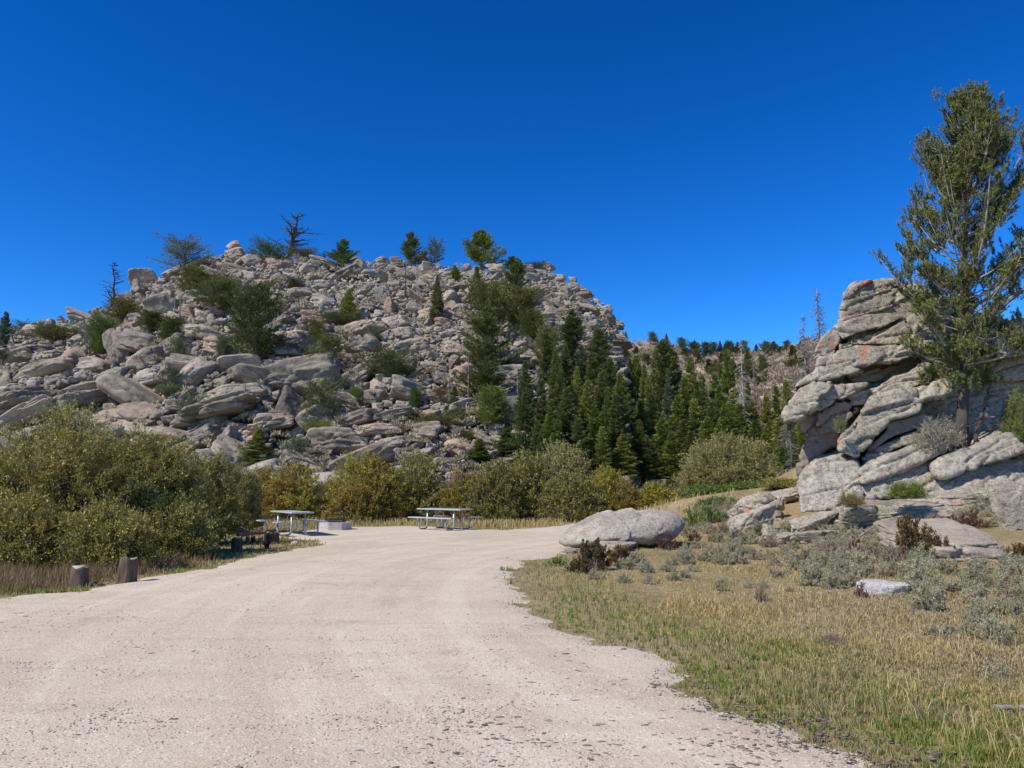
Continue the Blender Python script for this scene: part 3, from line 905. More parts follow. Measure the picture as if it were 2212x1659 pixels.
HR = 'rock_hero'
SL = [
 ([(575, 388), (598, 330), (650, 286), (700, 278), (735, 282), (660, 325), (610, 378)], -.25, 1.6, 'rock_orange', .3, 'orange lichened cap edge at the top left'),
 ([(572, 438), (595, 385), (650, 332), (735, 284), (800, 276), (870, 286), (900, 304), (850, 323), (760, 352), (660, 388), (600, 424)], -.05, 3, HR, .7, None),
 ([(552, 520), (575, 450), (640, 405), (690, 380), (760, 358), (860, 328), (930, 291), (1000, 318), (1060, 345), (1060, 358), (1000, 364), (900, 396), (800, 436), (700, 464), (620, 495)], .1, 4, HR, .7, None),
 ([(760, 452), (905, 405), (1000, 372), (1070, 365), (1130, 380), (1130, 450), (1000, 450), (900, 455), (800, 458)], .35, 3, HR, .6, None),
 ([(530, 548), (555, 522), (620, 502), (700, 472), (830, 458), (905, 472), (918, 486), (860, 508), (780, 542), (700, 560), (630, 584), (575, 608), (560, 590)], -.05, 3, HR, .7, None),
 ([(548, 660), (575, 620), (640, 592), (700, 572), (780, 555), (860, 520), (925, 488), (1000, 458), (1120, 452), (1130, 618), (1000, 618), (900, 624), (800, 628), (660, 631), (600, 650)], .15, 4, HR, .7, None),
 ([(425, 722), (417, 682), (455, 605), (510, 545), (552, 520), (565, 585), (572, 610), (552, 650), (520, 690), (450, 705)], .1, 2.5, 'rock_orange', .5, 'steep left shoulder crusted with orange lichen'),
 ([(425, 775), (440, 745), (450, 712), (520, 692), (550, 675), (505, 730), (470, 762)], -.1, 2, 'rock_orange', .4, None),
 ([(310, 885), (325, 845), (420, 780), (500, 728), (552, 668), (660, 640), (800, 636), (1000, 627), (1120, 625), (1120, 672), (1020, 682), (950, 700), (880, 732), (790, 738), (700, 742), (620, 752), (680, 772), (668, 798), (580, 804), (500, 822), (420, 830), (350, 846)], -.3, 4.5, HR, .75, None),
 ([(250, 1010), (290, 950), (322, 895), (352, 856), (420, 838), (500, 832), (525, 845), (500, 885), (450, 910), (435, 940), (430, 975), (400, 995), (370, 1010), (335, 1045), (262, 1043)], -.55, 3, HR, .6, 'overhanging nose-shaped end slab'),
 ([(440, 940), (455, 910), (505, 885), (530, 850), (640, 845), (720, 838), (695, 862), (640, 893), (560, 930), (500, 962), (440, 988)], -.2, 3, HR, .6, None),
 ([(600, 815), (690, 790), (760, 755), (880, 742), (900, 760), (830, 790), (780, 828), (720, 833), (640, 838)], .75, 3, 'rock_brown', .3, None),
 ([(610, 922), (680, 882), (750, 865), (790, 872), (780, 910), (740, 940), (640, 958), (620, 960)], .35, 2, 'rock_base', .4, None),
 ([(625, 1000), (632, 972), (668, 968), (672, 985), (650, 1010)], .4, 1, 'rock_base', .4, None),
 ([(440, 1075), (445, 1015), (500, 968), (580, 940), (618, 958), (638, 1020), (580, 1070), (520, 1105), (450, 1138)], .35, 3, 'rock_brown', .3, 'brown recessed block under the nose'),
 ([(355, 1050), (430, 985), (500, 1000), (560, 1120), (552, 1180), (480, 1200), (430, 1260), (380, 1305), (342, 1340), (345, 1200), (372, 1140)], 1.0, 3, 'rock_brown', .1, 'dark brown column under the nose'),
 ([(745, 897), (785, 845), (850, 800), (920, 780), (970, 740), (1020, 702), (1080, 735), (1150, 765), (1150, 806), (1060, 840), (960, 865), (860, 884)], -.05, 3.5, HR, .75, None),
 ([(550, 1190), (562, 1130), (620, 1070), (700, 985), (755, 905), (860, 893), (1000, 870), (1150, 828), (1160, 930), (1010, 945), (990, 1000), (900, 1028), (830, 1040), (800, 1090), (720, 1175), (650, 1238), (600, 1225), (565, 1213)], -.65, 3.2, 'rock_hero', .6, 'great tongue-shaped slab jutting down to the left'),
 ([(700, 1235), (722, 1192), (810, 1100), (830, 1052), (900, 1040), (1000, 1022), (1080, 1010), (1060, 1060), (980, 1088), (880, 1118), (800, 1165), (745, 1205)], -.15, 3, 'rock_brown', .5, None),
 ([(688, 1250), (740, 1212), (800, 1175), (900, 1130), (1000, 1095), (1120, 1070), (1160, 1150), (1000, 1165), (900, 1195), (820, 1228), (740, 1265)], -.05, 3, HR, .7, None),
 ([(668, 1322), (740, 1275), (860, 1220), (1000, 1165), (1110, 1158), (1180, 1185), (1100, 1225), (960, 1285), (850, 1335), (760, 1367), (682, 1393)], -.45, 3, 'rock_base', .8, 'long rounded slab shelving up to the pine'),
 ([(1073, 1302), (1110, 1270), (1250, 1210), (1400, 1140), (1490, 1120), (1545, 1170), (1562, 1210), (1470, 1250), (1400, 1265), (1300, 1298), (1180, 1338), (1108, 1358), (1085, 1340)], -.7, 2.6, 'rock_base', .9, 'separate long slab below the pine trunk'),
 ([(318, 1400), (350, 1345), (430, 1265), (560, 1240), (645, 1280), (672, 1330), (682, 1400), (690, 1480), (580, 1510), (480, 1540), (350, 1547), (338, 1450)], -.3, 3.5, 'rock_base', 1.0, 'pale base block at the lower left'),
 ([(680, 1402), (850, 1348), (1080, 1262), (1160, 1350), (1060, 1395), (900, 1440), (740, 1475), (695, 1478)], -.1, 3.5, 'rock_base', 1.2, None),
 ([(980, 1440), (1100, 1372), (1300, 1305), (1480, 1250), (1700, 1190), (1850, 1230), (1850, 1400), (1565, 1425), (1400, 1445), (1200, 1475), (1050, 1490)], -.15, 4, 'rock_base', 1.5, 'low sloping apron of bare rock at the right'),
 ([(1040, 350), (1200, 395), (1330, 470), (1500, 510), (1700, 490), (1900, 500), (1900, 650), (1500, 690), (1300, 700), (1100, 700), (1060, 620)], 1.0, 4, HR, .6, None),
 ([(1020, 690), (1300, 706), (1500, 696), (1900, 660), (1900, 830), (1250, 820), (1080, 800)], 2.4, 4, HR, .6, None),
 ([(1080, 812), (1900, 838), (1900, 1000), (1300, 1030), (1080, 1010)], 2.9, 4, HR, .6, None),
 ([(1080, 1005), (1350, 1035), (1900, 1005), (1900, 1200), (1150, 1220)], 2.4, 4, HR, .5, None),
]
for k, (z4, dy, th, mat, lean, lab) in enumerate(SL):
    slab('slab', z4, dy, th, mat, lean, label=lab)
# dark heart behind the cracks
slab('core', [(640, 400), (700, 340), (900, 330), (1090, 390), (1120, 700), (1160, 1000), (1180, 1300), (1100, 1330), (700, 1400), (420, 1420), (400, 1180), (460, 1000), (400, 870), (560, 700), (600, 560)], 1.25, 4, 'rock_hero', .25, .14, 4)

slab('core', [(1060, 420), (1300, 500), (1500, 540), (1900, 530), (1900, 1300), (1060, 1300)], 4.2, 4, 'rock_hero', .2, .14, 4)
# loose rocks around the lot and the outcrop
def near_boulder(name, seed, px, py, w, h, mat, label, roll=0, depth=None, Y=None, embed=.15, p=8, sub=6, group=None, pitch=0, amp=.05, cracks=1, hmin=.62):
    """px,py centre of the base line in the photo; w,h in photo pixels"""
    if Y is None: b = gp(px, py)
    else: b = P3(px, py, Y)
    W = w * b[1] / F_PX; Hh_ = h * b[1] / F_PX
    V, F = boulder_shape(seed, sub, p, 12, amp, cracks, hmin)
    V = V / np.abs(V).max(0)
    D = depth if depth else W * .75
    V = V * np.array([W / 2, D / 2, Hh_ / 2 * (1 + embed)])
    V += .02 * fbm(V * 5, seed, 3)[:, None] * unit(V)
    V = V @ rotm(math.radians(pitch), -math.radians(roll), 0).T
    o = link(name, mesh_np(name, V, F, [M[mat]], True))
    o.location = (b[0], b[1] + D * .3, b[2] + Hh_ / 2 * (1 - embed))
    tag(o, label, 'rock' if W < 1.2 else 'boulder', group)
    return o

# the big flat-bottomed boulder at the lot edge
def lot_boulder():
    b = gp(1355, 1186)
    Y = b[1]
    out = [(1212, 1178), (1214, 1168), (1232, 1152), (1262, 1134), (1290, 1120), (1315, 1112), (1350, 1109), (1400, 1108), (1450, 1107), (1480, 1112), (1492, 1122), (1499, 1135), (1493, 1150), (1478, 1163), (1455, 1174), (1425, 1180), (1390, 1184), (1350, 1184), (1300, 1182), (1250, 1188), (1222, 1187)]
    fr = np.array([P3(a, c, Y) for a, c in out])
    cx, cz = fr[:, 0].mean(), fr[:, 2].mean()
    D, F = ICO[6]
    ang = np.arctan2(fr[:, 2] - cz, fr[:, 0] - cx); rad = np.hypot(fr[:, 0] - cx, fr[:, 2] - cz)
    o_ = np.argsort(ang); ang = ang[o_]; rad = rad[o_]
    th = np.arctan2(D[:, 2], D[:, 0]); r = np.interp(th, ang, rad, period=2 * math.pi)
    s = np.hypot(D[:, 0], D[:, 2]); s2 = s ** .82
    V = np.stack([cx + np.cos(th) * r * s2, Y + 1.1 + 1.25 * D[:, 1], cz + np.sin(th) * r * s2], -1)
    # top rolls back, belly is undercut
    V[:, 1] += .55 * (V[:, 2] - cz)
    n = unit(V - np.array([cx, Y + 1.1, cz]))
    V += n * (.09 * fbm(V * 1.3, 5, 5) + .03 * fbm(V * 6, 6, 4) + facets(V * 1.1, 9, .08, .03)[0])[:, None]
    loc = np.array([cx, Y + 1.1, Hg(cx, Y + 1.1)])
    o = link('boulder', mesh_np('boulder', V - loc, F, [M['rock_boulder']], True), None, tuple(loc))
    tag(o, 'huge low grey boulder with orange lichen streaks resting at the edge of the gravel lot', 'boulder')
lot_boulder()
near_boulder('rock', 301, 1330, 1192, 110, 22, 'rock_slab', 'low flat stone wedged under the huge grey boulder', embed=.6)
near_boulder('rock', 302, 1235, 1196, 34, 12, 'rock_boulder', 'small stone under the left tip of the huge grey boulder', embed=.5, sub=5)
near_boulder('rock', 303, 1262, 1236, 34, 10, 'rock_slab', 'little tan stone in the grass below the red-leaved bush', embed=.6, sub=5)
near_boulder('boulder', 304, 1920, 1284, 112, 34, 'rock_speck', 'white speckled oblong rock lying in the dry grass', embed=.9, p=10, cracks=0, amp=.03, hmin=.5)
near_boulder('boulder', 305, 2125, 1214, 268, 56, 'rock_slab', 'broad flat pinkish slab at the right edge among sagebrush', embed=.5, depth=3.6, pitch=10, amp=.05, p=22, roll=-1, hmin=.5, cracks=3)
near_boulder('boulder', 306, 2212, 1145, 100, 118, 'rock_base', 'rounded light boulder cut by the right edge of the photo', embed=.3, cracks=0)
near_boulder('boulder', 307, 1645, 1128, 120, 62, 'rock_base', 'pale lumpy boulder left of the outcrop base', embed=.3, roll=6)
near_boulder('boulder', 308, 1622, 1155, 128, 52, 'rock_base', 'grey rounded boulder behind the sagebrush right of the huge boulder', embed=.4, roll=16)
near_boulder('boulder', 309, 1755, 1152, 116, 34, 'rock_base', 'long pale slab tilted over a dark gap in the sagebrush', embed=.2, roll=22, depth=1.6)
near_boulder('boulder', 310, 1772, 1172, 110, 26, 'rock_base', 'flat slab lying below the tilted slab', embed=.3, roll=4)
near_boulder('boulder', 311, 1700, 1176, 70, 24, 'rock_base', 'small wedge-shaped slab at the left end of the tilted slab', embed=.2, roll=22)
near_boulder('boulder', 312, 1864, 1140, 130, 48, 'rock_hero', 'lichen-spotted boulder in front of the little yellow bush', embed=.35)
near_boulder('boulder', 313, 1975, 1130, 190, 52, 'rock_hero', 'low yellow-lichened slab in front of the small bright pine', embed=.4, roll=8, depth=2.4)
near_boulder('boulder', 314, 2100, 1105, 260, 50, 'rock_base', 'bare low ledge of rock right of the small bright pine', embed=.4, roll=8, depth=2.6)
near_boulder('boulder', 315, 1690, 1090, 90, 30, 'rock_base', 'narrow ledge joining the pale lumpy boulder to the outcrop', embed=.3, roll=10)
near_boulder('boulder', 317, 1668, 1166, 40, 34, 'rock_base', 'small round grey rock beside the crimson twigs', embed=.3, sub=5)
near_boulder('rock', 318, 635, 1179, 16, 10, 'rock_speck', 'small white angular stone on the grass in front of the left picnic table', embed=.2, sub=5, p=14, hmin=.5)
near_boulder('rock', 319, 127, 1514, 7, 8, 'rock_speck', 'tiny white stone alone on the gravel at lower left', embed=.2, sub=4, p=14)
# ------------------------------------------------------------ plants
ORD = ['leftmost', 'second', 'third', 'fourth', 'fifth', 'sixth', 'seventh', 'eighth', 'ninth', 'tenth', 'eleventh', 'twelfth', 'thirteenth', 'fourteenth',
       'fifteenth', 'sixteenth', 'seventeenth', 'eighteenth', 'nineteenth', 'twentieth', 'twenty-first', 'twenty-second', 'twenty-third', 'twenty-fourth', 'twenty-fifth',
       'twenty-sixth', 'twenty-seventh', 'twenty-eighth', 'twenty-ninth', 'thirtieth', 'thirty-first', 'thirty-second', 'thirty-third', 'thirty-fourth', 'thirty-fifth', 'thirty-sixth']
def ordname(i, what):
    return 'leftmost ' + what if i == 0 else ORD[i] + ' ' + what + ' from the left'

def bez(a, b, c, s):
    s = s[..., None]
    return (1 - s) ** 2 * a + 2 * s * (1 - s) * b + s ** 2 * c

def willow(px, pt, w, Y, mat, label, seed, nshoot=2600, leaf=.075, lw=.024, per=11, ry=.8, base_py=None, group='willow shrubs around the gravel lot', name='willow_shrub', cat='willow', stemmat='stem', open_=.12, ntw=None, z0=None):
    rng = np.random.default_rng(seed)
    top = P3(px, pt, Y); x0 = float(top[0])
    if z0 is None: z0 = float(Hg(x0, Y))
    H = float(top[2]) - z0; R = w / 2 * Y / F_PX
    n = ntw or int(240 + 60 * R * R)
    th = rng.uniform(0, 2 * math.pi, n); el = np.arcsin(rng.uniform(0.02, 1, n))
    D = np.stack([np.cos(th) * np.cos(el), np.sin(th) * np.cos(el), np.sin(el)], -1)
    lump = 1 + .20 * fbm(D * 2.3 + seed, seed, 3) + rng.uniform(-.12, .05, n)
    E = D * np.array([R, R * ry, H]) * lump[:, None]
    E[:, 2] = np.maximum(E[:, 2], .12 * H * rng.random(n) + .05)
    B = np.stack([rng.normal(0, .22 * R, n), rng.normal(0, .2 * R * ry, n), np.zeros(n)], -1)
    Cc = B + (E - B) * .35 + np.array([0, 0, 1.0]) * (.28 * np.linalg.norm(E - B, axis=1))[:, None]
    s = np.linspace(0, 1, 6)
    P = bez(B[:, None], Cc[:, None], E[:, None], np.broadcast_to(s, (n, 6)))
    rad = np.linspace(1, .25, 6)[None] * rng.uniform(.007, .016, n)[:, None] * (1 if Y < 25 else 1.5)
    V1, F1 = tubes(P, rad, 3, False)
    # side shoots carrying the leaves
    k = rng.integers(0, n, nshoot); u = 1 - rng.random(nshoot) ** 1.4 * .72
    base = bez(B[k], Cc[k], E[k], u)
    out = unit(E[k] + np.array([0, 0, .35 * H]))
    sd = unit(out + rng.normal(0, .65, (nshoot, 3)))
    sl = rng.uniform(.12, .42, nshoot) * (.6 + .1 * R)
    stub = np.stack([base, base + sd * (sl * .9)[:, None]], 1)
    V2, F2 = tubes(stub, np.full((nshoot, 2), .0035 if Y < 25 else .005), 3, False)
    keep = rng.random(nshoot) > open_
    base, sd, sl = base[keep], sd[keep], sl[keep]; m = len(base)
    t = rng.random((m, per))
    c = base[:, None] + sd[:, None] * (t * sl[:, None])[..., None] + rng.normal(0, .02, (m, per, 3))
    d = unit(sd[:, None] * .7 + rng.normal(0, .6, (m, per, 3)) + np.array([0, 0, .1]))
    wv = unit(np.cross(d, rng.normal(size=(m, per, 3))))
    ok = (c[..., 2] > .02).ravel()
    c, d, wv = c.reshape(-1, 3)[ok], d.reshape(-1, 3)[ok], wv.reshape(-1, 3)[ok]
    VL, FL = cards(c, d, wv, rng.uniform(.6, 1.2, len(c)) * leaf, rng.uniform(.7, 1.2, len(c)) * lw)
    o = empty(name, (x0, Y, z0)); tag(o, label, cat, group)
    V, F = join_parts([(V1, F1), (V2, F2)])
    link('stems', mesh_np('stems', V, F, [M[stemmat]]), o)
    link('foliage', mesh_np('foliage', VL, FL, [M[mat]]), o)
    return o

W_ = [
 (150, 904, 520, 17.6, 'willow', 'huge olive willow mass filling the left edge behind the wooden posts', 15000, .072, .022),
 (-70, 940, 260, 16.5, 'willow', 'olive willow cut by the left edge of the photo', 6000, .072, .022),
 (335, 922, 270, 18.2, 'willow', 'olive willow lobe with yellow tips leaning right from the huge one', 8500, .072, .022),
 (445, 985, 165, 21.5, 'willow_grey', 'grey green willow sloping down toward the log bench', 6500, .07, .022),
 (525, 1003, 100, 26.5, 'willow_grey', 'narrow grey green willow behind the left picnic table', 3200, .07, .024),
 (380, 1080, 170, 17.2, 'willow', 'low dark willow skirt just above the grass verge on the left', 3800, .07, .022),
 (40, 1075, 230, 14.9, 'willow', 'low olive willow skirt at the left edge touching the dry grass', 3800, .065, .02),
 (235, 1085, 210, 15.0, 'willow', 'low olive willow skirt right behind the two wooden posts', 3600, .065, .02),
 (570, 1008, 90, 40, 'willow_orange', 'small rusty willow behind the narrow grey green one', 1500, .11, .04),
 (630, 1010, 160, 35, 'willow_yellow', 'yellow green willow behind the left picnic table', 4000, .1, .036),
 (790, 978, 180, 35.5, 'willow_yellow', 'yellow green willow turning orange at its base behind the fire ring', 5200, .1, .036),
 (765, 1050, 120, 33.6, 'willow_orange', 'low orange willow right behind the fire ring', 2400, .1, .034),
 (900, 982, 160, 36.5, 'willow', 'olive willow between the fire ring and the right picnic table', 4600, .1, .036),
 (1000, 1018, 110, 36, 'willow_orange', 'orange leaved willow behind the right picnic table', 2800, .1, .034),
 (1070, 992, 140, 35.5, 'willow_grey', 'grey green willow right of the orange one', 3800, .1, .036),
 (1140, 970, 130, 36.5, 'willow', 'olive willow with golden crown right of the picnic table', 3600, .1, .036),
 (1215, 950, 170, 37.5, 'willow_pale', 'tallest pale yellow willow in the middle row', 5200, .1, .036),
 (1235, 1020, 150, 35.5, 'willow_grey', 'dark grey green willow low in the middle row', 3800, .1, .036),
 (1310, 1012, 110, 37, 'willow_yellow', 'yellow and orange willow at the right end of the middle row', 2800, .1, .036),
 (1350, 1040, 70, 36.5, 'willow_orange', 'small golden willow behind the gap in the lot edge', 1400, .1, .034),
 (1415, 1044, 84, 39, 'willow_yellow', 'small isolated yellow willow left of the pale round one', 1800, .1, .036),
 (1572, 946, 246, 40, 'willow_pale', 'large round pale willow standing alone left of the outcrop', 9000, .1, .034),
 (1520, 1000, 110, 39.5, 'willow_grey', 'dull green willow against the left side of the pale round one', 2400, .1, .034),
]
for i, w in enumerate(W_):
    willow(*w[:4], w[4], w[5], 700 + i, nshoot=w[6], leaf=w[7], lw=w[8])
# leafy shrubs at the foot of the hill and green ground plants
willow(1548, 1068, 150, 36, 'green_leaf', 'low bright green leafy thicket under the pale round willow', 760, 1500, .1, .05, ry=.5, group='low green shrubs', name='leafy_shrub', cat='shrub')
willow(1690, 1045, 90, 33, 'willow_grey', 'dull green bush squeezed between the pale willow and the outcrop', 762, 1600, .09, .032, group='low green shrubs', name='leafy_shrub', cat='shrub')
willow(1560, 1085, 110, 31, 'green_leaf', 'trailing green ground plant in front of the pale willow', 763, 700, .08, .04, ry=.5, group='low green shrubs', name='leafy_shrub', cat='shrub')
willow(1625, 1070, 90, 35, 'green_leaf', 'low green leafy patch between the pale willow and the outcrop', 761, 800, .1, .05, ry=.5, group='low green shrubs', name='leafy_shrub', cat='shrub')

# ---- conifers
def conifer(seed, H=10., R=2., prof='spruce', c0=.08, nb=230, up=.0, curv=.15, cl=.42, cw=.11, nc=8500, lumpy=.25, bare=0.0, nvis=60, lean=0.0, multi=1, trunk_r=.02):
    rng = np.random.default_rng(seed)
    t = rng.random(nb) ** .9
    h = (c0 + (1 - c0) * t) * H
    if prof == 'spruce': L = (1 - t) ** .85 * 1.0 + .03
    elif prof == 'column': L = np.minimum(1, (1 - t) * 2.2) ** .8 * (.75 + .25 * t) * np.minimum(1, .5 + t * 3) + .03
    elif prof == 'round': L = np.sqrt(np.clip(1 - (1.75 * (t - .32)) ** 2 * .8, .02, 1)) * np.where(t > .85, (1 - t) / .15 * .8 + .15, 1)
    elif prof == 'umbrella': L = np.clip(.35 + 1.3 * t, 0, 1) * np.where(t > .8, ((1 - t) / .2) ** .5 * .9 + .1, 1)
    az = rng.uniform(0, 2 * math.pi, nb)
    lump = 1 + lumpy * 1.6 * fbm(np.stack([np.cos(az) * 1.4, np.sin(az) * 1.4, h / H * 5], -1), seed, 2)
    L = L * R * lump * rng.uniform(.75, 1.12, nb)
    a = up + rng.normal(0, .12, nb) + (t - .5) * .5
    D = np.stack([np.cos(az) * np.cos(a), np.sin(az) * np.cos(a), np.sin(a)], -1)
    bend = np.array([lean * H, 0, 0])
    T0 = np.stack([np.zeros(nb), np.zeros(nb), h], -1) + bend * ((h / H) ** 1.5)[:, None]
    if multi > 1:
        st = rng.integers(0, multi, nb); sa = st * 2 * math.pi / multi + seed
        T0[:, 0] += np.cos(sa) * R * .35 * (h / H); T0[:, 1] += np.sin(sa) * R * .35 * (h / H)
    s5 = np.linspace(0, 1, 4)
    path = T0[:, None] + D[:, None] * (L[:, None] * s5)[..., None] + np.array([0, 0, 1.]) * (curv * L[:, None] * s5 ** 2)[..., None]
    rr = np.linspace(1, .25, 4)[None] * (.012 + .008 * L)[:, None]
    VB, FB = tubes(path, rr * .9, 3, False)
    tz = np.linspace(0, .97, 9) * H
    tp = np.stack([np.zeros(9), np.zeros(9), tz], -1) + bend * ((tz / H) ** 1.5)[:, None]
    tp[:, :2] += rng.normal(0, .03 * R, (9, 2)) * np.linspace(0, 1, 9)[:, None]
    VT, FT = tubes(tp[None], (np.linspace(1, .12, 9) * H * trunk_r)[None], 7, True)
    V, F = join_parts([(VT, FT), (VB, FB)])
    ft = mesh_np('trunk', V, F, [M['bark']])
    lv = rng.random(nb) > bare
    L = np.maximum(L, .02 * R); pr = L * lv; pr = pr / pr.sum()
    k = rng.choice(nb, nc, p=pr); s = rng.random(nc) ** .7 * .95 + .08
    p = T0[k] + D[k] * (L[k] * s)[:, None] + np.array([0, 0, 1.]) * (curv * L[k] * s ** 2)[:, None]
    side = np.stack([-np.sin(az[k]), np.cos(az[k]), np.zeros(nc)], -1)
    q = rng.uniform(-1, 1, nc); off = q * .34 * L[k] * (1.05 - s * .8)
    p = p + side * off[:, None] + rng.normal(0, .035 * R, (nc, 3)) * np.array([1, 1, .8])
    d = unit(D[k] + side * (q * .8)[:, None] + np.array([0, 0, .35]) + rng.normal(0, .35, (nc, 3)))
    wv = unit(np.cross(d, rng.normal(size=(nc, 3))))
    VL, FL = cards(p, d, wv, cl * rng.uniform(.6, 1.2, nc), cw * rng.uniform(.7, 1.3, nc))
    return ft, (VL, FL)

TPL = {}
def add_tpl(key, n, mats, **kw):
    TPL[key] = []
    for i in range(n):
        ft, (VL, FL) = conifer(sum(map(ord, key)) + 13 * i, **kw)
        crowns = {m: mesh_np('crown', VL, FL, [M[m]]) for m in mats}
        z = VL[:, 2].max(); r = np.percentile(np.abs(VL[:, 0] - VL[:, 0].mean()), 97)
        TPL[key].append((ft, crowns, z, r))
add_tpl('spruce', 5, ['conifer', 'pine_hill', 'conifer_blue', 'brown_needles'], R=1.7, nc=15000, nb=300, cl=.27, cw=.085, curv=.12, up=.1, lumpy=.45)
add_tpl('lodge', 3, ['conifer', 'pine_hill', 'conifer_blue'], R=1.3, prof='column', c0=.12, nc=12000, up=.35, cl=.27, cw=.085, lumpy=.5)
add_tpl('pine', 4, ['pine_hill', 'conifer_blue', 'juniper', 'conifer'], R=3.0, prof='round', c0=.1, nc=12000, nb=170, up=.55, curv=.35, cl=.46, cw=.14, lumpy=.75, multi=2)
add_tpl('crest', 4, ['pine_hill', 'conifer'], R=2.9, prof='spruce', c0=.08, nc=12000, nb=120, up=.35, curv=.35, cl=.40, cw=.13, lumpy=1.1)
add_tpl('sparse', 3, ['pine_hill', 'conifer_blue', 'juniper', 'brown_needles'], R=3.2, prof='round', c0=.15, nc=4800, nb=120, up=.5, curv=.3, cl=.42, cw=.12, lumpy=.6, bare=.3, multi=2, trunk_r=.025)
add_tpl('juniper', 4, ['juniper', 'conifer', 'conifer_blue', 'pine_hill'], R=3.4, prof='round', c0=.04, nc=14000, nb=260, up=.5, curv=.25, cl=.4, cw=.11, lumpy=.6, multi=3)
add_tpl('spire', 2, ['juniper', 'conifer', 'pine_hill'], R=2.1, prof='spruce', c0=.03, nc=8500, nb=240, up=.7, curv=.2, cl=.4, cw=.12, lumpy=.4)
add_tpl('umbrella', 2, ['juniper', 'pine_hill'], R=6.5, prof='umbrella', c0=.3, nc=7500, nb=110, up=.35, curv=.1, cl=.55, cw=.17, lumpy=.6, multi=3, trunk_r=.03)
add_tpl('bush', 3, ['juniper', 'conifer', 'conifer_blue', 'pine_hill', 'gold_leaf'], R=8.5, prof='round', c0=.02, nc=6500, nb=160, up=.5, curv=.2, cl=.8, cw=.26, lumpy=.5, multi=3, trunk_r=.03)

def snag_mesh(seed, br=1.0, H=10., R=1.3, nb=70, droop=-.2, crooked=.0, c0=.2, sub=3, tr=.014, curv=-.25):
    rng = np.random.default_rng(seed)
    n = 10; tz = np.linspace(0, 1, n) * H
    tp = np.stack([np.zeros(n), np.zeros(n), tz], -1); tp[1:, :2] += np.cumsum(rng.normal(0, crooked, (n - 1, 2)), 0)
    parts = [tubes(tp[None], (np.linspace(1, .1, n) * H * tr)[None], 7, True)]
    t = c0 + (1 - c0) * rng.random(nb); az = rng.uniform(0, 6.283, nb)
    L = R * (1.15 - t) * rng.uniform(.3, 1.1, nb)
    a = droop + rng.normal(0, .2, nb)
    D = np.stack([np.cos(az) * np.cos(a), np.sin(az) * np.cos(a), np.sin(a)], -1)
    T0 = np.stack([np.interp(t * H, tz, tp[:, 0]), np.interp(t * H, tz, tp[:, 1]), t * H], -1)
    s = np.linspace(0, 1, 5)
    path = T0[:, None] + D[:, None] * (L[:, None] * s)[..., None] + np.array([0, 0, 1.]) * (curv * L[:, None] * s ** 2)[..., None] + np.cumsum(rng.normal(0, .04, (nb, 5, 3)), 1) * L[:, None, None]
    parts.append(tubes(path, np.linspace(1, .3, 5)[None] * (.02 + .018 * L)[:, None] * br, 3, False))
    m = nb * sub; k = rng.integers(0, nb, m); u = rng.integers(1, 5, m)
    b = path[k, u]; d = unit(D[k] + rng.normal(0, .7, (m, 3)))
    l2 = L[k] * rng.uniform(.15, .45, m)
    parts.append(tubes(np.stack([b, b + d * (l2 * .5)[:, None] + rng.normal(0, .03, (m, 3)), b + d * l2[:, None]], 1), np.array([[.016, .012, .008]]) * br * np.ones((m, 1)), 3, False))
    V, F = join_parts(parts)
    return V, F
def snag(px, pyb, pyt, wpx, label, seed, group='dead trees', Y=None, mat='bark_dead', **kw):
    if Y is None:
        q, ok = march([px], [pyb], Hh, DB + .1, 125, 500)
        Y = q[0][1] if ok[0] else float(np.interp(px, [c[0] for c in CREST], [c[2] for c in CREST])) + 1
    b = P3(px, pyb, Y); zb = float(b[2])
    ht = float(P3(px, pyt, Y)[2]) - zb
    V, F = snag_mesh(seed, **kw)
    V = V * np.array([wpx * Y / F_PX / (2 * max(.2, np.percentile(np.abs(V[:, 0]), 98))), wpx * Y / F_PX / (2 * max(.2, np.percentile(np.abs(V[:, 1]), 98))), ht / 10.])
    V[:, 2] -= .3
    nt = 10 * 7
    o = empty('dead_tree', (float(b[0]), Y, zb)); tag(o, label, 'dead tree', group)
    Ft = [F[0], F[1], F[2]]; Fb = F[3:]
    link('trunk', mesh_np('trunk', V[:nt], Ft, [M[mat]]), o)
    link('branches', mesh_np('branches', V[nt:], [f - nt for f in Fb], [M[mat]]), o)
    return o

trng = np.random.default_rng(99)
def place_tree(key, i, mat, x, y, z, ht, R, label, cat, group, name):
    ft, crowns, tz, tr_ = TPL[key][i % len(TPL[key])]
    if mat not in crowns: mat = list(crowns)[0]
    o = empty(name, (x, y, z - .1), trng.uniform(0, 6.28))
    sz = (ht + .1) / tz; sx = R / tr_
    o.scale = (sx, sx, sz)
    tag(o, label, cat, group)
    link('trunk', ft, o); link('crown', crowns[mat], o)
    return o

def hill_tree(key, px, pyb, pyt, w, mat, label, cat='tree', name=None, group='trees and shrubs on the rocky hill', i=None):
    q, ok = march([px], [pyb], Hh, DB + .1, 125, 500)
    if ok[0]: Y = q[0][1]
    else: Y = float(np.interp(px, [c[0] for c in CREST], [c[2] for c in CREST])) + 2
    b = P3(px, pyb, Y); ht = float(P3(px, pyt, Y)[2] - b[2]); R = w / 2 * Y / F_PX * 1.0; ht *= 1.04
    nm = name or {'crest': 'pine_tree', 'pine': 'pine_tree', 'sparse': 'pine_tree', 'spruce': 'spruce_tree', 'lodge': 'pine_tree', 'juniper': 'juniper_tree', 'spire': 'juniper_tree', 'umbrella': 'juniper_tree', 'bush': 'juniper_shrub'}[key]
    return place_tree(key, i if i is not None else int(px), mat, float(b[0]), Y, float(b[2]), ht, R, label, cat, group, nm)

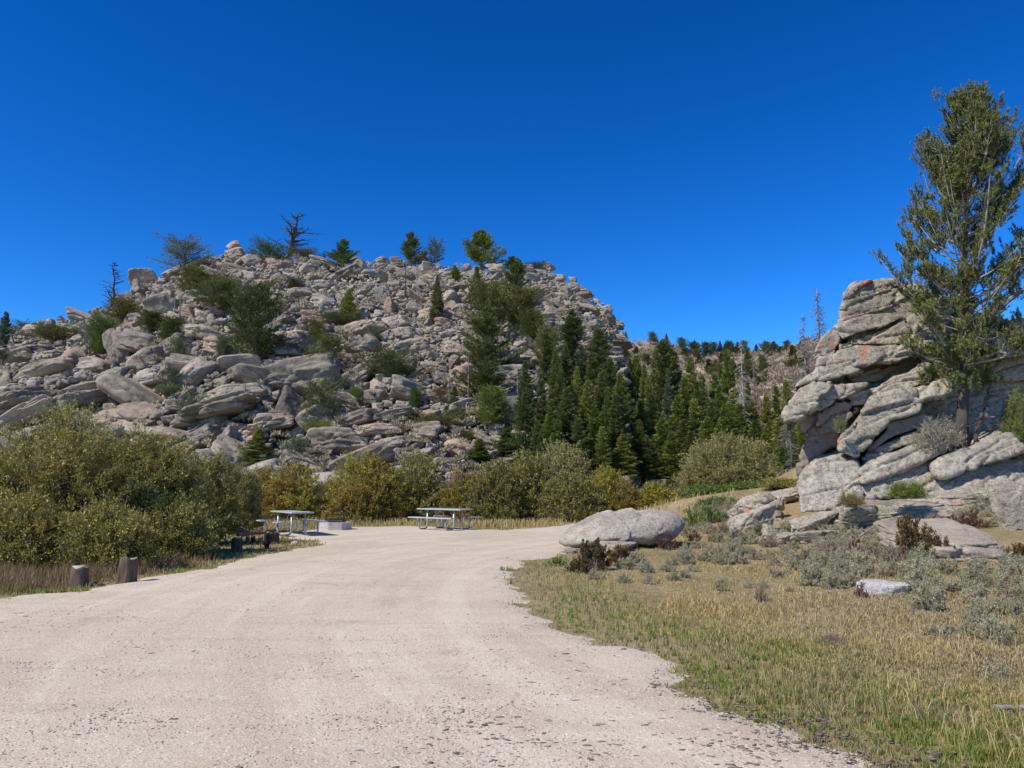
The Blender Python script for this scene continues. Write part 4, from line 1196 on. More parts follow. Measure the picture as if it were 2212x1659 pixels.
HT = [
 ('sparse', 398, 592, 518, 105, 'conifer_blue', 'airy blue green pine behind the left skyline'),
 ('bush', 582, 566, 522, 84, 'conifer', 'dense juniper shrub left of the bare tree on the summit'),
 ('bush', 655, 560, 534, 60, 'juniper', 'low juniper cushion right of the bare summit tree'),
 ('crest', 742, 582, 517, 58, 'conifer', 'bushy pine on the skyline above the wedge boulder'),
 ('crest', 888, 576, 500, 52, 'pine_hill', 'full skyline pine at the middle of the hill'),
 ('sparse', 938, 580, 518, 46, 'conifer_blue', 'thin greyish pine right of the full skyline pine'),
 ('bush', 915, 572, 548, 34, 'conifer_blue', 'small grey shrub between the two middle skyline pines'),
 ('crest', 1040, 582, 496, 86, 'conifer', 'biggest dark pine on the skyline'),
 ('spire', 983, 606, 574, 24, 'conifer', 'small pointed juniper below the skyline left of the biggest pine'),
 ('crest', 1108, 590, 553, 44, 'pine_hill', 'short skyline pine right of the biggest pine'),
 ('bush', 1160, 586, 563, 50, 'juniper', 'juniper shrub near the right end of the skyline'),
 ('spruce', 1030, 655, 578, 34, 'pine_hill', 'slim pine below the biggest skyline pine'),
 ('pine', 1055, 735, 600, 74, 'pine_hill', 'tall pine above the central tree mass'),
 ('pine', 1085, 690, 612, 56, 'juniper', 'bushy pine left of the steep slab'),
 ('crest', 1115, 660, 556, 58, 'pine_hill', 'pine rising to the skyline right of the biggest one'),
 ('pine', 1130, 720, 610, 66, 'pine_hill', 'leaning pine on the upper right slope'),
 ('juniper', 1148, 742, 668, 60, 'juniper', 'dark juniper below the leaning pine'),
 ('crest', 1052, 800, 660, 92, 'pine_hill', 'upper crown of the central tree mass'),
 ('crest', 1050, 872, 735, 100, 'pine_hill', 'massive central pine in the middle of the slope'),
 ('juniper', 1060, 925, 830, 72, 'conifer', 'dark juniper below the massive central pine'),
 ('spruce', 944, 688, 596, 30, 'pine_hill', 'narrow pointed tree above the open gravel slope'),
 ('spire', 752, 690, 624, 34, 'conifer', 'isolated spiky juniper on the upper slope'),
 ('bush', 735, 702, 676, 84, 'juniper', 'low green shrub around the spiky juniper'),
 ('spire', 632, 624, 600, 20, 'juniper', 'tiny bright juniper under the bare summit tree'),
 ('juniper', 552, 782, 606, 104, 'juniper', 'big round juniper standing out on the left slope'),
 ('umbrella', 456, 682, 592, 96, 'juniper', 'spreading juniper with dark forked limbs left of the big round one'),
 ('juniper', 420, 640, 572, 60, 'juniper', 'juniper above the spreading one'),
 ('juniper', 492, 668, 600, 50, 'conifer', 'dark juniper tucked right of the spreading one'),
 ('bush', 470, 625, 588, 70, 'juniper', 'flat juniper under the summit capstone'),
 ('juniper', 222, 768, 676, 60, 'conifer', 'dark juniper against the left outcrop'),
 ('sparse', 192, 772, 690, 36, 'conifer_blue', 'thin pale pine left of the dark juniper by the outcrop'),
 ('juniper', 262, 696, 642, 66, 'juniper', 'juniper on the left shoulder below the perched boulder'),
 ('juniper', 372, 738, 684, 64, 'juniper', 'juniper right above the left outcrop'),
 ('pine', 325, 715, 668, 50, 'pine_hill', 'small pine behind the left outcrop'),
 ('sparse', 384, 792, 722, 44, 'pine_hill', 'straggly pine at the right side of the left outcrop'),
 ('bush', 120, 738, 696, 100, 'juniper', 'sprawling juniper on the far left shoulder'),
 ('bush', 60, 716, 696, 60, 'pine_hill', 'small shrubs cresting the far left skyline'),
 ('bush', 28, 722, 704, 40, 'conifer', 'dark shrub on the far left skyline'),
 ('lodge', 4, 792, 676, 26, 'conifer_blue', 'thin tall pine cut by the left edge'),
 ('bush', 88, 896, 854, 64, 'conifer_blue', 'round grey juniper above the left willow'),
 ('bush', 203, 830, 816, 26, 'conifer', 'tiny shrub growing on the whaleback slab'),
 ('bush', 420, 922, 846, 74, 'conifer_blue', 'round blue green juniper right of the left willow'),
 ('spruce', 556, 1004, 928, 56, 'conifer', 'young spruce at the foot of the hill'),
 ('bush', 640, 1000, 930, 44, 'conifer_blue', 'leafy blue green shrub right of the young spruce'),
 ('juniper', 465, 972, 942, 24, 'pine_hill', 'small juniper in the cobbled pile'),
 ('juniper', 683, 742, 690, 40, 'juniper', 'round green juniper right of the big round one'),
 ('sparse', 700, 812, 710, 80, 'juniper', 'open sparse juniper in the middle of the left slope'),
 ('sparse', 690, 920, 806, 84, 'pine_hill', 'greyish half-dead juniper over the dark cleft'),
 ('bush', 843, 818, 750, 112, 'juniper', 'broad dark bush in the centre of the hill'),
 ('bush', 806, 732, 696, 40, 'conifer_blue', 'bluish shrub beside the leaning slab'),
 ('juniper', 480, 772, 722, 32, 'conifer_blue', 'pale shrub left of the big round juniper'),
 ('juniper', 480, 775, 735, 26, 'conifer_blue', 'second pale shrub touching the big round juniper'),
 ('juniper', 895, 882, 834, 28, 'conifer', 'small round juniper on the tilted pavement slab'),
 ('juniper', 767, 882, 832, 34, 'conifer', 'dark juniper in the shaded hollow'),
 ('sparse', 952, 872, 834, 34, 'brown_needles', 'rust coloured dead bush right of the small round juniper'),
 ('spruce', 981, 900, 836, 36, 'pine_hill', 'little pointed pine above the layered ledge'),
 ('bush', 950, 928, 888, 116, 'pine_hill', 'wide dark thicket right of the layered ledge'),
 ('bush', 885, 915, 884, 50, 'juniper', 'low thicket on top of the layered ledge'),
 ('spruce', 1036, 1008, 948, 50, 'conifer', 'short spruce behind the yellow willow tops'),
 ('bush', 1022, 1004, 966, 40, 'conifer_blue', 'pale leafy shrub next to the short spruce'),
 ('spruce', 1095, 982, 926, 56, 'conifer', 'stout green pine below the rounded knob'),
 ('spruce', 1135, 930, 782, 46, 'pine_hill', 'slender spruce right of the rounded knob'),
 ('spruce', 1135, 1012, 852, 66, 'pine_hill', 'spruce rising behind the pale willow'),
 ('pine', 1180, 808, 700, 48, 'pine_hill', 'pine on the lower right cliff'),
 ('bush', 1300, 690, 680, 16, 'juniper', 'tuft of green on the right cliff edge'),
 ('bush', 365, 852, 826, 60, 'pine_hill', 'leafy shrub at the mouth of the outcrop cave'),
 ('juniper', 375, 840, 790, 34, 'conifer_blue', 'pale sapling by the outcrop cave'),
 ('bush', 690, 940, 905, 60, 'conifer', 'dark shrub at the base of the vertical cleft'),
 ('bush', 820, 800, 770, 50, 'pine_hill', 'olive shrub hugging the left of the broad dark bush'),
 ('bush', 1010, 950, 925, 46, 'conifer', 'green shrub left of the stout pine'),
 ('bush', 640, 620, 600, 40, 'conifer_blue', 'greyish shrub on the rubble under the summit'),
 ('bush', 560, 745, 735, 30, 'gold_leaf', 'golden shrub half hidden by the big round juniper'),
]
for t in HT: hill_tree(*t[:6], t[6])

snag(627, 548, 458, 96, 'bare black tree with wide crooked limbs on the summit', 11, br=2.6, nb=40, droop=.45, crooked=.12, R=3.4, c0=.12, sub=6, curv=.25, mat='bark_dark', tr=.028)
snag(238, 668, 558, 44, 'gnarled half-dead tree on the left skyline', 12, br=1.8, nb=60, droop=.45, crooked=.1, R=1.6, sub=5, curv=.2, mat='bark_dark')
snag(700, 560, 540, 44, 'tangle of dead twigs on the skyline right of the summit', 13, nb=40, droop=.6, R=3, mat='bark_dark')
snag(875, 642, 556, 16, 'thin bare black trunk below the full skyline pine', 14, nb=46, R=.8, mat='bark_dark')
snag(900, 610, 560, 14, 'short dead trunk right of the thin bare black one', 15, nb=40, R=.8)
snag(386, 712, 628, 16, 'left of two bare poles on the left slope', 16, nb=30, R=.6)
snag(376, 690, 615, 12, 'right-hand bare pole behind the first on the left slope', 17, nb=30, R=.6)
snag(527, 902, 806, 46, 'small brown dead conifer on the wide rounded slab', 18, nb=110, R=1.6, droop=-.1, sub=4)
snag(1012, 880, 752, 16, 'reddish bare trunk left of the massive central pine', 19, nb=30, R=.8, c0=.5, mat='wood_red')
snag(1082, 830, 780, 12, 'short grey pole right of the central trees', 20, nb=24, R=.8)
snag(1118, 862, 790, 14, 'grey dead pole between the central trees and the slender spruce', 21, nb=40, R=.8)
snag(1612, 1030, 735, 46, 'tall thin dead conifer with pale trunk in the valley', 22, Y=62, nb=130, R=1.6, sub=4, mat='bark_pale')
snag(1637, 1030, 762, 36, 'second tall dead conifer just right of the pale-trunked one', 23, Y=64, nb=110, R=1.5, sub=4)
snag(1777, 860, 612, 54, 'tall wispy dead tree behind the outcrop shoulder', 24, Y=48, nb=150, R=1.6, sub=5, c0=.3)
snag(1744, 880, 668, 46, 'shorter wispy dead tree left of the tall wispy one', 25, Y=50, nb=150, R=1.6, sub=5, c0=.3)
snag(1712, 1050, 925, 60, 'dead grey branches under the nose of the outcrop', 26, Y=38, nb=110, R=3, sub=5, c0=.1)
snag(1700, 960, 850, 50, 'leaning dead grey conifer left of the nose of the outcrop', 27, Y=44, nb=120, R=2, sub=5, c0=.1)

# ---- conifer stand in the valley: px, top, Y, width, kind, mat
STAND = [
 (1180, 716, 78, 30, 'lodge', 'pine_hill'), (1212, 795, 66, 46, 'spruce', 'pine_hill'), (1236, 668, 80, 40, 'lodge', 'pine_hill'), (1225, 835, 58, 54, 'spruce', 'pine_hill'),
 (1258, 742, 70, 44, 'lodge', 'conifer_blue'), (1270, 820, 60, 50, 'spruce', 'conifer'), (1293, 706, 74, 46, 'lodge', 'pine_hill'), (1302, 800, 62, 60, 'spruce', 'pine_hill'),
 (1330, 850, 56, 50, 'spruce', 'pine_hill'), (1352, 828, 70, 40, 'spruce', 'conifer'), (1378, 762, 76, 44, 'lodge', 'conifer'), (1368, 860, 58, 64, 'lodge', 'conifer_blue'),
 (1396, 784, 70, 42, 'spruce', 'conifer'), (1412, 850, 60, 56, 'spruce', 'pine_hill'), (1422, 748, 80, 46, 'spruce', 'pine_hill'), (1438, 728, 74, 60, 'lodge', 'pine_hill'),
 (1462, 754, 76, 52, 'spruce', 'conifer'), (1470, 850, 60, 56, 'spruce', 'conifer'), (1497, 768, 74, 50, 'spruce', 'conifer'), (1505, 860, 60, 60, 'spruce', 'conifer'),
 (1522, 808, 68, 60, 'spruce', 'conifer'), (1545, 860, 64, 50, 'spruce', 'pine_hill'), (1560, 830, 72, 50, 'spruce', 'conifer'), (1577, 752, 78, 54, 'spruce', 'conifer'),
 (1590, 846, 66, 60, 'spruce', 'conifer'), (1605, 870, 60, 60, 'spruce', 'conifer'), (1640, 905, 56, 60, 'spruce', 'conifer'), (1664, 850, 68, 50, 'spruce', 'conifer'),
 (1685, 832, 70, 40, 'spruce', 'conifer'), (1708, 816, 66, 50, 'spruce', 'conifer'), (1690, 900, 54, 64, 'spruce', 'conifer'), (1728, 860, 60, 60, 'spruce', 'conifer'),
 (1300, 920, 52, 46, 'spruce', 'conifer'), (1348, 936, 48, 58, 'spruce', 'conifer'), (1455, 930, 50, 56, 'spruce', 'conifer'), (1660, 935, 48, 60, 'spruce', 'conifer'),
 (1400, 940, 50, 50, 'spruce', 'pine_hill'), (1500, 930, 52, 60, 'spruce', 'pine_hill'), (1250, 900, 54, 50, 'spruce', 'pine_hill'), (1345, 745, 84, 34, 'spruce', 'conifer'),
 (1560, 915, 52, 60, 'spruce', 'conifer'), (1610, 930, 50, 50, 'spruce', 'pine_hill'), (1720, 930, 50, 54, 'spruce', 'conifer')]
STAND += [(1170, 800, 70, 34, 'spruce', 'pine_hill'), (1200, 745, 80, 34, 'spruce', 'conifer'), (1222, 740, 76, 34, 'spruce', 'pine_hill'), (1247, 790, 66, 38, 'spruce', 'conifer'), (1278, 760, 72, 36, 'lodge', 'pine_hill'),
 (1312, 835, 60, 40, 'spruce', 'conifer'), (1340, 800, 66, 36, 'lodge', 'conifer'), (1362, 795, 74, 36, 'spruce', 'pine_hill'), (1405, 815, 66, 36, 'spruce', 'conifer'), (1448, 800, 68, 40, 'spruce', 'conifer_blue'),
 (1485, 810, 70, 40, 'lodge', 'conifer'), (1510, 820, 66, 40, 'spruce', 'pine_hill'), (1550, 800, 76, 36, 'lodge', 'conifer'), (1572, 870, 60, 44, 'spruce', 'conifer'), (1622, 820, 72, 36, 'spruce', 'pine_hill'),
 (1205, 905, 55, 44, 'spruce', 'conifer'), (1160, 905, 58, 40, 'spruce', 'pine_hill'), (1385, 905, 52, 46, 'spruce', 'conifer'), (1420, 905, 54, 44, 'spruce', 'conifer'), (1680, 985, 44, 60, 'spruce', 'conifer'), (1630, 985, 45, 60, 'spruce', 'conifer'),
(1190, 860, 60, 44, 'spruce', 'conifer'), (1283, 872, 55, 46, 'spruce', 'conifer'), (1318, 770, 78, 36, 'lodge', 'conifer'), (1388, 860, 54, 50, 'spruce', 'conifer'),
 (1435, 900, 52, 54, 'spruce', 'conifer'), (1482, 905, 54, 54, 'spruce', 'pine_hill'), (1535, 900, 54, 56, 'spruce', 'conifer'), (1630, 860, 62, 56, 'spruce', 'pine_hill'),
 (1650, 960, 46, 60, 'spruce', 'conifer'), (1700, 965, 46, 60, 'spruce', 'conifer'), (1740, 905, 52, 60, 'spruce', 'conifer'), (1715, 880, 56, 54, 'spruce', 'pine_hill')]
STAND.sort(key=lambda t: t[0])
for i, (px, pt, Y, w, k, m) in enumerate(STAND):
    if px < 1345:
        qq, _ = march([px], [min(pt + (120 if pt < 760 else 150), 1040)], Hh, DB + .1, 125, 500)
        Y = float(qq[0][1]) - .5; top = P3(px, pt, Y); x = float(qq[0][0]); z = float(qq[0][2]) - .5
    else:
        top = P3(px, pt, Y); x = float(top[0]) * .985; z = min(float(Hall(x, Y)), float(P3(px, 1000, Y)[2]))
    size = 'tall' if pt < 800 else 'mid-sized' if pt < 890 else 'young'
    place_tree(k, i, m, x, Y, z, float(top[2]) - z, w / 2 * Y / F_PX * 1.12, (ordname(i, size + ' conifer') + ' in the dense stand right of the hill') if i < 36 else (size + ' slim conifer in the packed middle of the stand behind the round pale willow') if len(STAND) - 1 - i > 35 else (ORD[min(35, len(STAND) - 1 - i)].replace('leftmost', 'rightmost') + (' from the right, a ' if i < len(STAND) - 1 else ' ') + size + ' conifer of the stand beside the outcrop'), 'tree', 'conifers in the stand between the hill and the outcrop', 'spruce_tree' if k == 'spruce' else 'pine_tree')

# ---- far ridge trees
FT = [(1352, 716, 14, 10), (1410, 716, 20, 24), (1440, 722, 14, 14), (1474, 728, 22, 24), (1502, 738, 16, 30), (1526, 738, 18, 22), (1543, 737, 18, 16), (1556, 738, 16, 14), (1576, 736, 18, 28), (1594, 738, 16, 16),
      (1608, 733, 24, 20), (1634, 744, 14, 14), (1655, 736, 22, 24), (1672, 738, 24, 28), (1690, 746, 16, 20), (1700, 734, 22, 18), (1730, 736, 14, 14), (1395, 762, 20, 20), (1450, 790, 24, 22), (1540, 790, 26, 22),
      (1580, 775, 40, 22), (1620, 775, 36, 20), (1648, 765, 40, 26), (1710, 775, 24, 30), (1735, 770, 24, 24), (1602, 800, 26, 20), (1640, 810, 26, 16), (1790, 716, 16, 20), (1820, 712, 20, 20), (1375, 748, 18, 18), (1425, 745, 18, 18), (1510, 765, 20, 18), (1560, 762, 20, 20)]
FT.sort()
for i, (px, pt, h, w) in enumerate(FT):
    h = max(h, float(np.interp(px, [c[0] for c in FCREST], [c[1] for c in FCREST])) + 5 - pt)
    q, ok = march([px], [pt + h], Hf, FDB + 2, 238, 300)
    Y = q[0][1] if ok[0] else float(np.interp(px, [c[0] for c in FCREST], [c[2] for c in FCREST])) + 2
    b = P3(px, pt + h, Y); ht = float(P3(px, pt, Y)[2] - b[2])
    k = ('pine', 'spruce', 'pine', 'juniper')[i % 4]
    place_tree(k, i, 'pine_hill', float(b[0]), Y, float(b[2]) - .5, ht * 1.05 + .5, w / 2 * Y / F_PX, ordname(i, 'small dark pine on the distant ridge'), 'tree', 'small trees on the distant ridge', 'pine_tree')

# a second rank of trees on the ridge slope
rr2 = np.random.default_rng(17)
P2 = sorted([(float(rr2.uniform(1345, 1780)), float(rr2.uniform(762, 835)), float(rr2.uniform(20, 36))) for _ in range(34)])
for i, (px, pyb, h) in enumerate(P2):
    q, ok = march([px], [pyb], Hf, FDB + 2, 238, 300)
    if not ok[0]: continue
    Y = q[0][1]; b = P3(px, pyb, Y); ht = float(P3(px, pyb - h, Y)[2] - b[2])
    place_tree(('spruce', 'pine', 'lodge')[i % 3], i, 'pine_hill', float(b[0]), Y, float(b[2]) - .4, ht + .4, h * .3 * Y / F_PX, ordname(i, 'conifer') + ' on the slope below the distant ridge line', 'tree', 'conifers on the slope of the distant ridge', 'spruce_tree' if i % 3 == 0 else 'pine_tree')

# ---- hero pine on the outcrop
def hero_pine():
    rng = np.random.default_rng(2024)
    Yp = 25.6
    b = P3(2078, 968, Yp); z0 = float(b[2]); H = float(P3(2090, 208, Yp + .3)[2]) - z0
    px2m = Yp / F_PX
    o = empty('pine_tree', tuple(b)); tag(o, 'large limber pine with pale upswept limbs growing on the outcrop at the right edge', 'tree')
    zt = lambda py: (968 - py) / (968 - 188) * H
    n = 14; tz = np.linspace(0, 1, n) * H
    tp = np.stack([np.interp(tz, [0, .25 * H, H], [0, .30, float(P3(2094, 188, Yp + .3)[0] - b[0])]), np.interp(tz, [0, H], [0, .3]), tz], -1)
    tp[1:-1, :2] += rng.normal(0, .03, (n - 2, 2))
    tr = np.interp(tz / H, [0, .04, .25, .6, 1], [.27, .19, .165, .09, .02])
    VT, FT_ = tubes(tp[None], tr[None], 12, True)
    VT += (.018 * fbm(VT * np.array([9, 9, 1.2]), 3, 3))[:, None] * unit(VT * np.array([1, 1, 0]) + 1e-6)
    link('trunk', mesh_np('trunk', VT, FT_, [M['bark_dark']]), o)
    prof_py = [185, 205, 250, 300, 350, 400, 450, 500, 560, 620, 680, 740, 780, 860]
    prof_r = [12, 48, 100, 128, 144, 154, 164, 182, 196, 172, 170, 158, 128, 70]
    nl = 175
    py = np.interp(rng.random(nl), [0, .48, 1], [190, 480, 850]); az = rng.uniform(0, 6.283, nl)
    rmax = np.interp(py, prof_py, prof_r) * px2m * .86 * rng.uniform(.6, 1.2, nl)
    r = rmax * (.45 + .6 * rng.random(nl) ** .5) * (1 + .15 * np.sin(az * 3 + py * .03))
    ze = zt(py)
    asc = np.interp(py, [190, 500, 700, 800], [1.5, .95, .45, .2])
    zs = np.maximum(ze - r * asc, zt(885)); zs = np.minimum(zs, H * .97)
    S = np.stack([np.interp(zs, tz, tp[:, 0]), np.interp(zs, tz, tp[:, 1]), zs], -1)
    E = np.stack([np.interp(ze, tz, tp[:, 0]) + np.cos(az) * r, np.sin(az) * r + np.interp(ze, tz, tp[:, 1]), ze], -1)
    Cc = np.stack([S[:, 0] * .4 + E[:, 0] * .6, S[:, 1] * .4 + E[:, 1] * .6, S[:, 2] * .85 + E[:, 2] * .15], -1)
    s = np.linspace(0, 1, 8)
    P = bez(S[:, None], Cc[:, None], E[:, None], np.broadcast_to(s, (nl, 8)))
    P[:, 1:] += np.cumsum(rng.normal(0, .015, (nl, 7, 3)), 1)
    Lm = np.linalg.norm(E - S, axis=1)
    parts = [tubes(P, np.linspace(1, .3, 8)[None] * (.010 + .009 * Lm)[:, None], 5, False)]
    # secondary branchlets curving up
    ns = nl * 14; k = rng.integers(0, nl, ns); u = .36 + .67 * rng.random(ns) ** .8; u = np.minimum(u, 1)
    B = bez(S[k], Cc[k], E[k], u)
    dirn = unit(E[k] - S[k]); d = unit(dirn * .7 + rng.normal(0, .75, (ns, 3)) + np.array([0, 0, .25]))
    l2 = rng.uniform(.18, .48, ns) * np.interp(u, [.2, 1], [1.2, .7])
    B2 = B + d * (l2 * .6)[:, None]; B3 = B2 + (d * .35 + np.array([0, 0, .5])) * l2[:, None]
    parts.append(tubes(np.stack([B, B2, B3], 1), np.array([[.012, .009, .006]]) * np.ones((ns, 1)), 3, False))
    V, F = join_parts(parts)
    link('limbs', mesh_np('limbs', V, F, [M['bark_pale']]), o)
    # bottle-brush tufts
    tb = []; td = []
    for frac, num in ((.35, 1), (.7, 1), (.95, 2)):
        for _ in range(num):
            c = np.where(frac < .6, 1, 0)
            pp = B + (B2 - B) * min(1, frac / .6) if frac < .6 else B2 + (B3 - B2) * ((frac - .6) / .4)
            tb.append(pp + rng.normal(0, .03, (ns, 3))); td.append(unit(d * .5 + np.array([0, 0, .9]) + rng.normal(0, .35, (ns, 3))))
    tb.append(E + rng.normal(0, .05, E.shape)); td.append(unit(unit(E - S) * .4 + np.array([0, 0, 1.]) + rng.normal(0, .1, E.shape)))
    tops = np.stack([rng.normal(0.25, .08, 10), rng.normal(.3, .08, 10), H - rng.uniform(-.1, .8, 10)], -1)
    tb.append(tops); td.append(unit(np.array([0, 0, 1.]) + rng.normal(0, .15, (10, 3))))
    tb = np.concatenate(tb); td = np.concatenate(td)
    m = len(tb); nn = 32
    tl = rng.uniform(.14, .30, m)
    a = rng.random((m, nn)); az2 = rng.uniform(0, 6.283, (m, nn))
    u_, w_ = rot_from(td)
    rad = u_[:, None] * np.cos(az2)[..., None] + w_[:, None] * np.sin(az2)[..., None]
    c = tb[:, None] + td[:, None] * (a * tl[:, None])[..., None]
    dd = unit(rad * .8 + td[:, None] * .75 + rng.normal(0, .15, (m, nn, 3)))
    ln = rng.uniform(.06, .11, (m, nn))
    wv = unit(np.cross(dd, rad + .3)) * .0125
    c = c.reshape(-1, 3); dd = dd.reshape(-1, 3); ln = ln.reshape(-1, 1); wv = wv.reshape(-1, 3)
    V = np.stack([c - wv, c + wv, c + dd * ln], 1).reshape(-1, 3)
    F = np.arange(len(V)).reshape(-1, 3)
    link('crown', mesh_np('crown', V, F, [M['hero_needles']]), o)
hero_pine()

# leaning dead stem and the scrub round the pine
def stick(name, pts, r0, r1, mat, label, cat, seed=0, sides=7, twigs=0, group=None):
    rng = np.random.default_rng(seed)
    pts = np.array(pts, float); n = 14
    s = np.linspace(0, len(pts) - 1, n)
    path = np.stack([np.interp(s, range(len(pts)), pts[:, k]) for k in range(3)], -1)
    path[1:-1] += rng.normal(0, r0 * .4, (n - 2, 3))
    V, F = tubes(path[None], np.linspace(r0, r1, n)[None] * rng.uniform(.85, 1.15, (1, n)), sides, True)
    parts = [(V, F)]
    if twigs:
        k = rng.integers(2, n, twigs); d = unit(rng.normal(size=(twigs, 3)) + np.array([0, 0, .4])); l = rng.uniform(2, 7, twigs) * r0
        b = path[k]
        parts.append(tubes(np.stack([b, b + d * l[:, None]], 1), np.array([[r0 * .35, r0 * .15]]) * np.ones((twigs, 1)), 4, True))
    V, F = join_parts(parts)
    loc = pts[0].copy(); o = link(name, mesh_np(name, V - loc, F, [M[mat]], True), None, tuple(loc))
    tag(o, label, cat, group); return o
stick('dead_tree', [P3(2098, 965, 25.3), P3(2118, 905, 25.2), P3(2128, 870, 25.2), P3(2142, 822, 25.3)], .07, .03, 'bark_dark', 'broken dark stem leaning beside the large pine trunk', 'dead tree', 3, twigs=8)

def zP(px, py, Y): return float(P3(px, py, Y)[2])
willow(2025, 905, 110, 24.9, 'sage_leaf', 'grey scrubby bush on the slabs left of the large pine trunk', 801, 900, .05, .016, 9, z0=zP(2025, 975, 24.9), name='shrub', cat='shrub', group=None, stemmat='bark_dead')
willow(2198, 845, 90, 25.2, 'young_pine', 'bright yellow green juniper cut by the right edge beside the pine', 802, 2200, .06, .02, 11, z0=zP(2198, 990, 25.2), name='juniper_shrub', cat='shrub', group=None, ntw=160)
willow(1815, 903, 26, 24.4, 'young_pine', 'small bright sprig growing in a crack of the outcrop', 803, 130, .04, .018, 8, z0=zP(1815, 935, 24.4), name='small_plant', cat='plant', group=None, ntw=26)
willow(1941, 1048, 40, 21.6, 'young_pine', 'left clump of the small bright green pine on the bare rock', 804, 420, .07, .012, 14, z0=zP(1941, 1078, 21.6), name='pine_seedling', cat='small pine', group=None, ntw=40)
willow(1974, 1050, 36, 21.6, 'young_pine', 'right clump of the small bright green pine on the bare rock', 805, 360, .07, .012, 14, z0=zP(1974, 1076, 21.6), name='pine_seedling', cat='small pine', group=None, ntw=40)
willow(1840, 1070, 46, 21.8, 'gold_leaf', 'little yellow and gold bush at the foot of the outcrop', 806, 420, .035, .018, 8, z0=zP(1840, 1096, 21.8), name='golden_bush', cat='shrub', group=None, ntw=60)
willow(2140, 1060, 160, 22.8, 'green_leaf', 'low olive scrub behind the crimson twigs on the right', 807, 700, .04, .015, 8, name='shrub', cat='shrub', group=None, z0=zP(2140, 1112, 22.8))
# ------------------------------------------------------------ sagebrush and small shrubs
def sage_tpl(seed, nt=46, per=150, leaf=.042, lw=.016, mat='sage_leaf', up=.8, spikes=0, flat=.55):
    """bush about 1 m wide and flat m high; clumps of small leaves at the ends of crooked stems"""
    rng = np.random.default_rng(seed)
    th = rng.uniform(0, 6.283, nt); el = np.arcsin(rng.uniform(.1, 1, nt))
    D = np.stack([np.cos(th) * np.cos(el), np.sin(th) * np.cos(el), np.sin(el)], -1)
    E = D * np.array([.46, .46, flat]) * rng.uniform(.6, 1.08, nt)[:, None]
    E[:, 2] = np.maximum(E[:, 2], .08)
    B = rng.normal(0, .05, (nt, 3)) * np.array([1, 1, 0])
    Cc = B + (E - B) * np.array([.55, .55, .25]) + rng.normal(0, .03, (nt, 3))
    s = np.linspace(0, 1, 5)
    P = bez(B[:, None], Cc[:, None], E[:, None], np.broadcast_to(s, (nt, 5)))
    parts = [tubes(P, np.linspace(1, .35, 5)[None] * rng.uniform(.006, .013, nt)[:, None], 4, False)]
    k = rng.integers(0, nt, nt * per // 8); m = len(k)
    u = 1 - rng.random(m) ** 1.8 * .4
    b = bez(B[k], Cc[k], E[k], u); d = unit(D[k] * .5 + rng.normal(0, .5, (m, 3)) + np.array([0, 0, up]))
    l = rng.uniform(.04, .12, m)
    t = rng.random((m, 8))
    c = b[:, None] + d[:, None] * (t * l[:, None])[..., None] + rng.normal(0, .008, (m, 8, 3))
    dd = unit(d[:, None] * .9 + rng.normal(0, .55, (m, 8, 3))); wv = unit(np.cross(dd, rng.normal(size=(m, 8, 3))))
    c, dd, wv = (q.reshape(-1, 3) for q in (c, dd, wv)); c[:, 2] = np.maximum(c[:, 2], .005)
    VL, FL = cards(c, dd, wv, leaf * rng.uniform(.6, 1.2, len(c)), lw)
    if spikes:
        kk = rng.integers(0, nt, spikes); bs = E[kk] * rng.uniform(.7, 1, (spikes, 1)); ds = unit(np.array([0, 0, 1.]) + rng.normal(0, .12, (spikes, 3)) + D[kk] * .2)
        ls = rng.uniform(.12, .28, spikes)
        parts.append(tubes(np.stack([bs, bs + ds * ls[:, None]], 1), np.array([[.003, .002]]) * np.ones((spikes, 1)), 3, False))
        c2 = (bs[:, None] + ds[:, None] * (rng.uniform(.3, 1, (spikes, 14)) * ls[:, None])[..., None]).reshape(-1, 3)
        d2 = unit(np.repeat(ds, 14, 0) + rng.normal(0, .4, (spikes * 14, 3))); w2 = unit(np.cross(d2, rng.normal(size=d2.shape)))
        V2, F2 = cards(c2, d2, w2, .024, .007); VL = np.concatenate([VL, V2]); FL = np.concatenate([FL, F2 + len(VL) - len(V2)])
    V, F = join_parts(parts)
    return mesh_np('stems', V, F, [M['bark_dead']]), mesh_np('foliage', VL, FL, [M[mat]])
SG = {'sage': [sage_tpl(900 + i, spikes=(0, 30, 50)[i % 3], nt=40 + 8 * (i % 3)) for i in range(6)],
      'dry': [sage_tpl(920 + i, mat='sage_dry', per=90, up=.9, spikes=40) for i in range(2)],
      'red': [sage_tpl(930 + i, mat='red_leaf', per=110, leaf=.05, lw=.026, flat=.7) for i in range(3)],
      'crimson': [sage_tpl(940 + i, mat='crimson_leaf', per=80, leaf=.05, lw=.026, flat=.7) for i in range(2)],
      'green': [sage_tpl(950 + i, mat='green_leaf', per=90, leaf=.045, lw=.02, flat=.7) for i in range(2)]}
srng = np.random.default_rng(42)
def shrub(kind, px, py, w, h, label, name, cat, group, i=None, dz=0):
    b = gp(px, py); W = w * b[1] / F_PX; H_ = h * b[1] / F_PX
    i = i if i is not None else int(srng.integers(9)); tp = SG[kind][i % len(SG[kind])]
    o = empty(name, (b[0], b[1], b[2] - .01 + dz), srng.uniform(0, 6.28), (W, W, H_ / (.62 if kind in ('sage', 'dry') else .72)))
    tag(o, label, cat, group)
    link('stems', tp[0], o); link('foliage', tp[1], o)
    return o
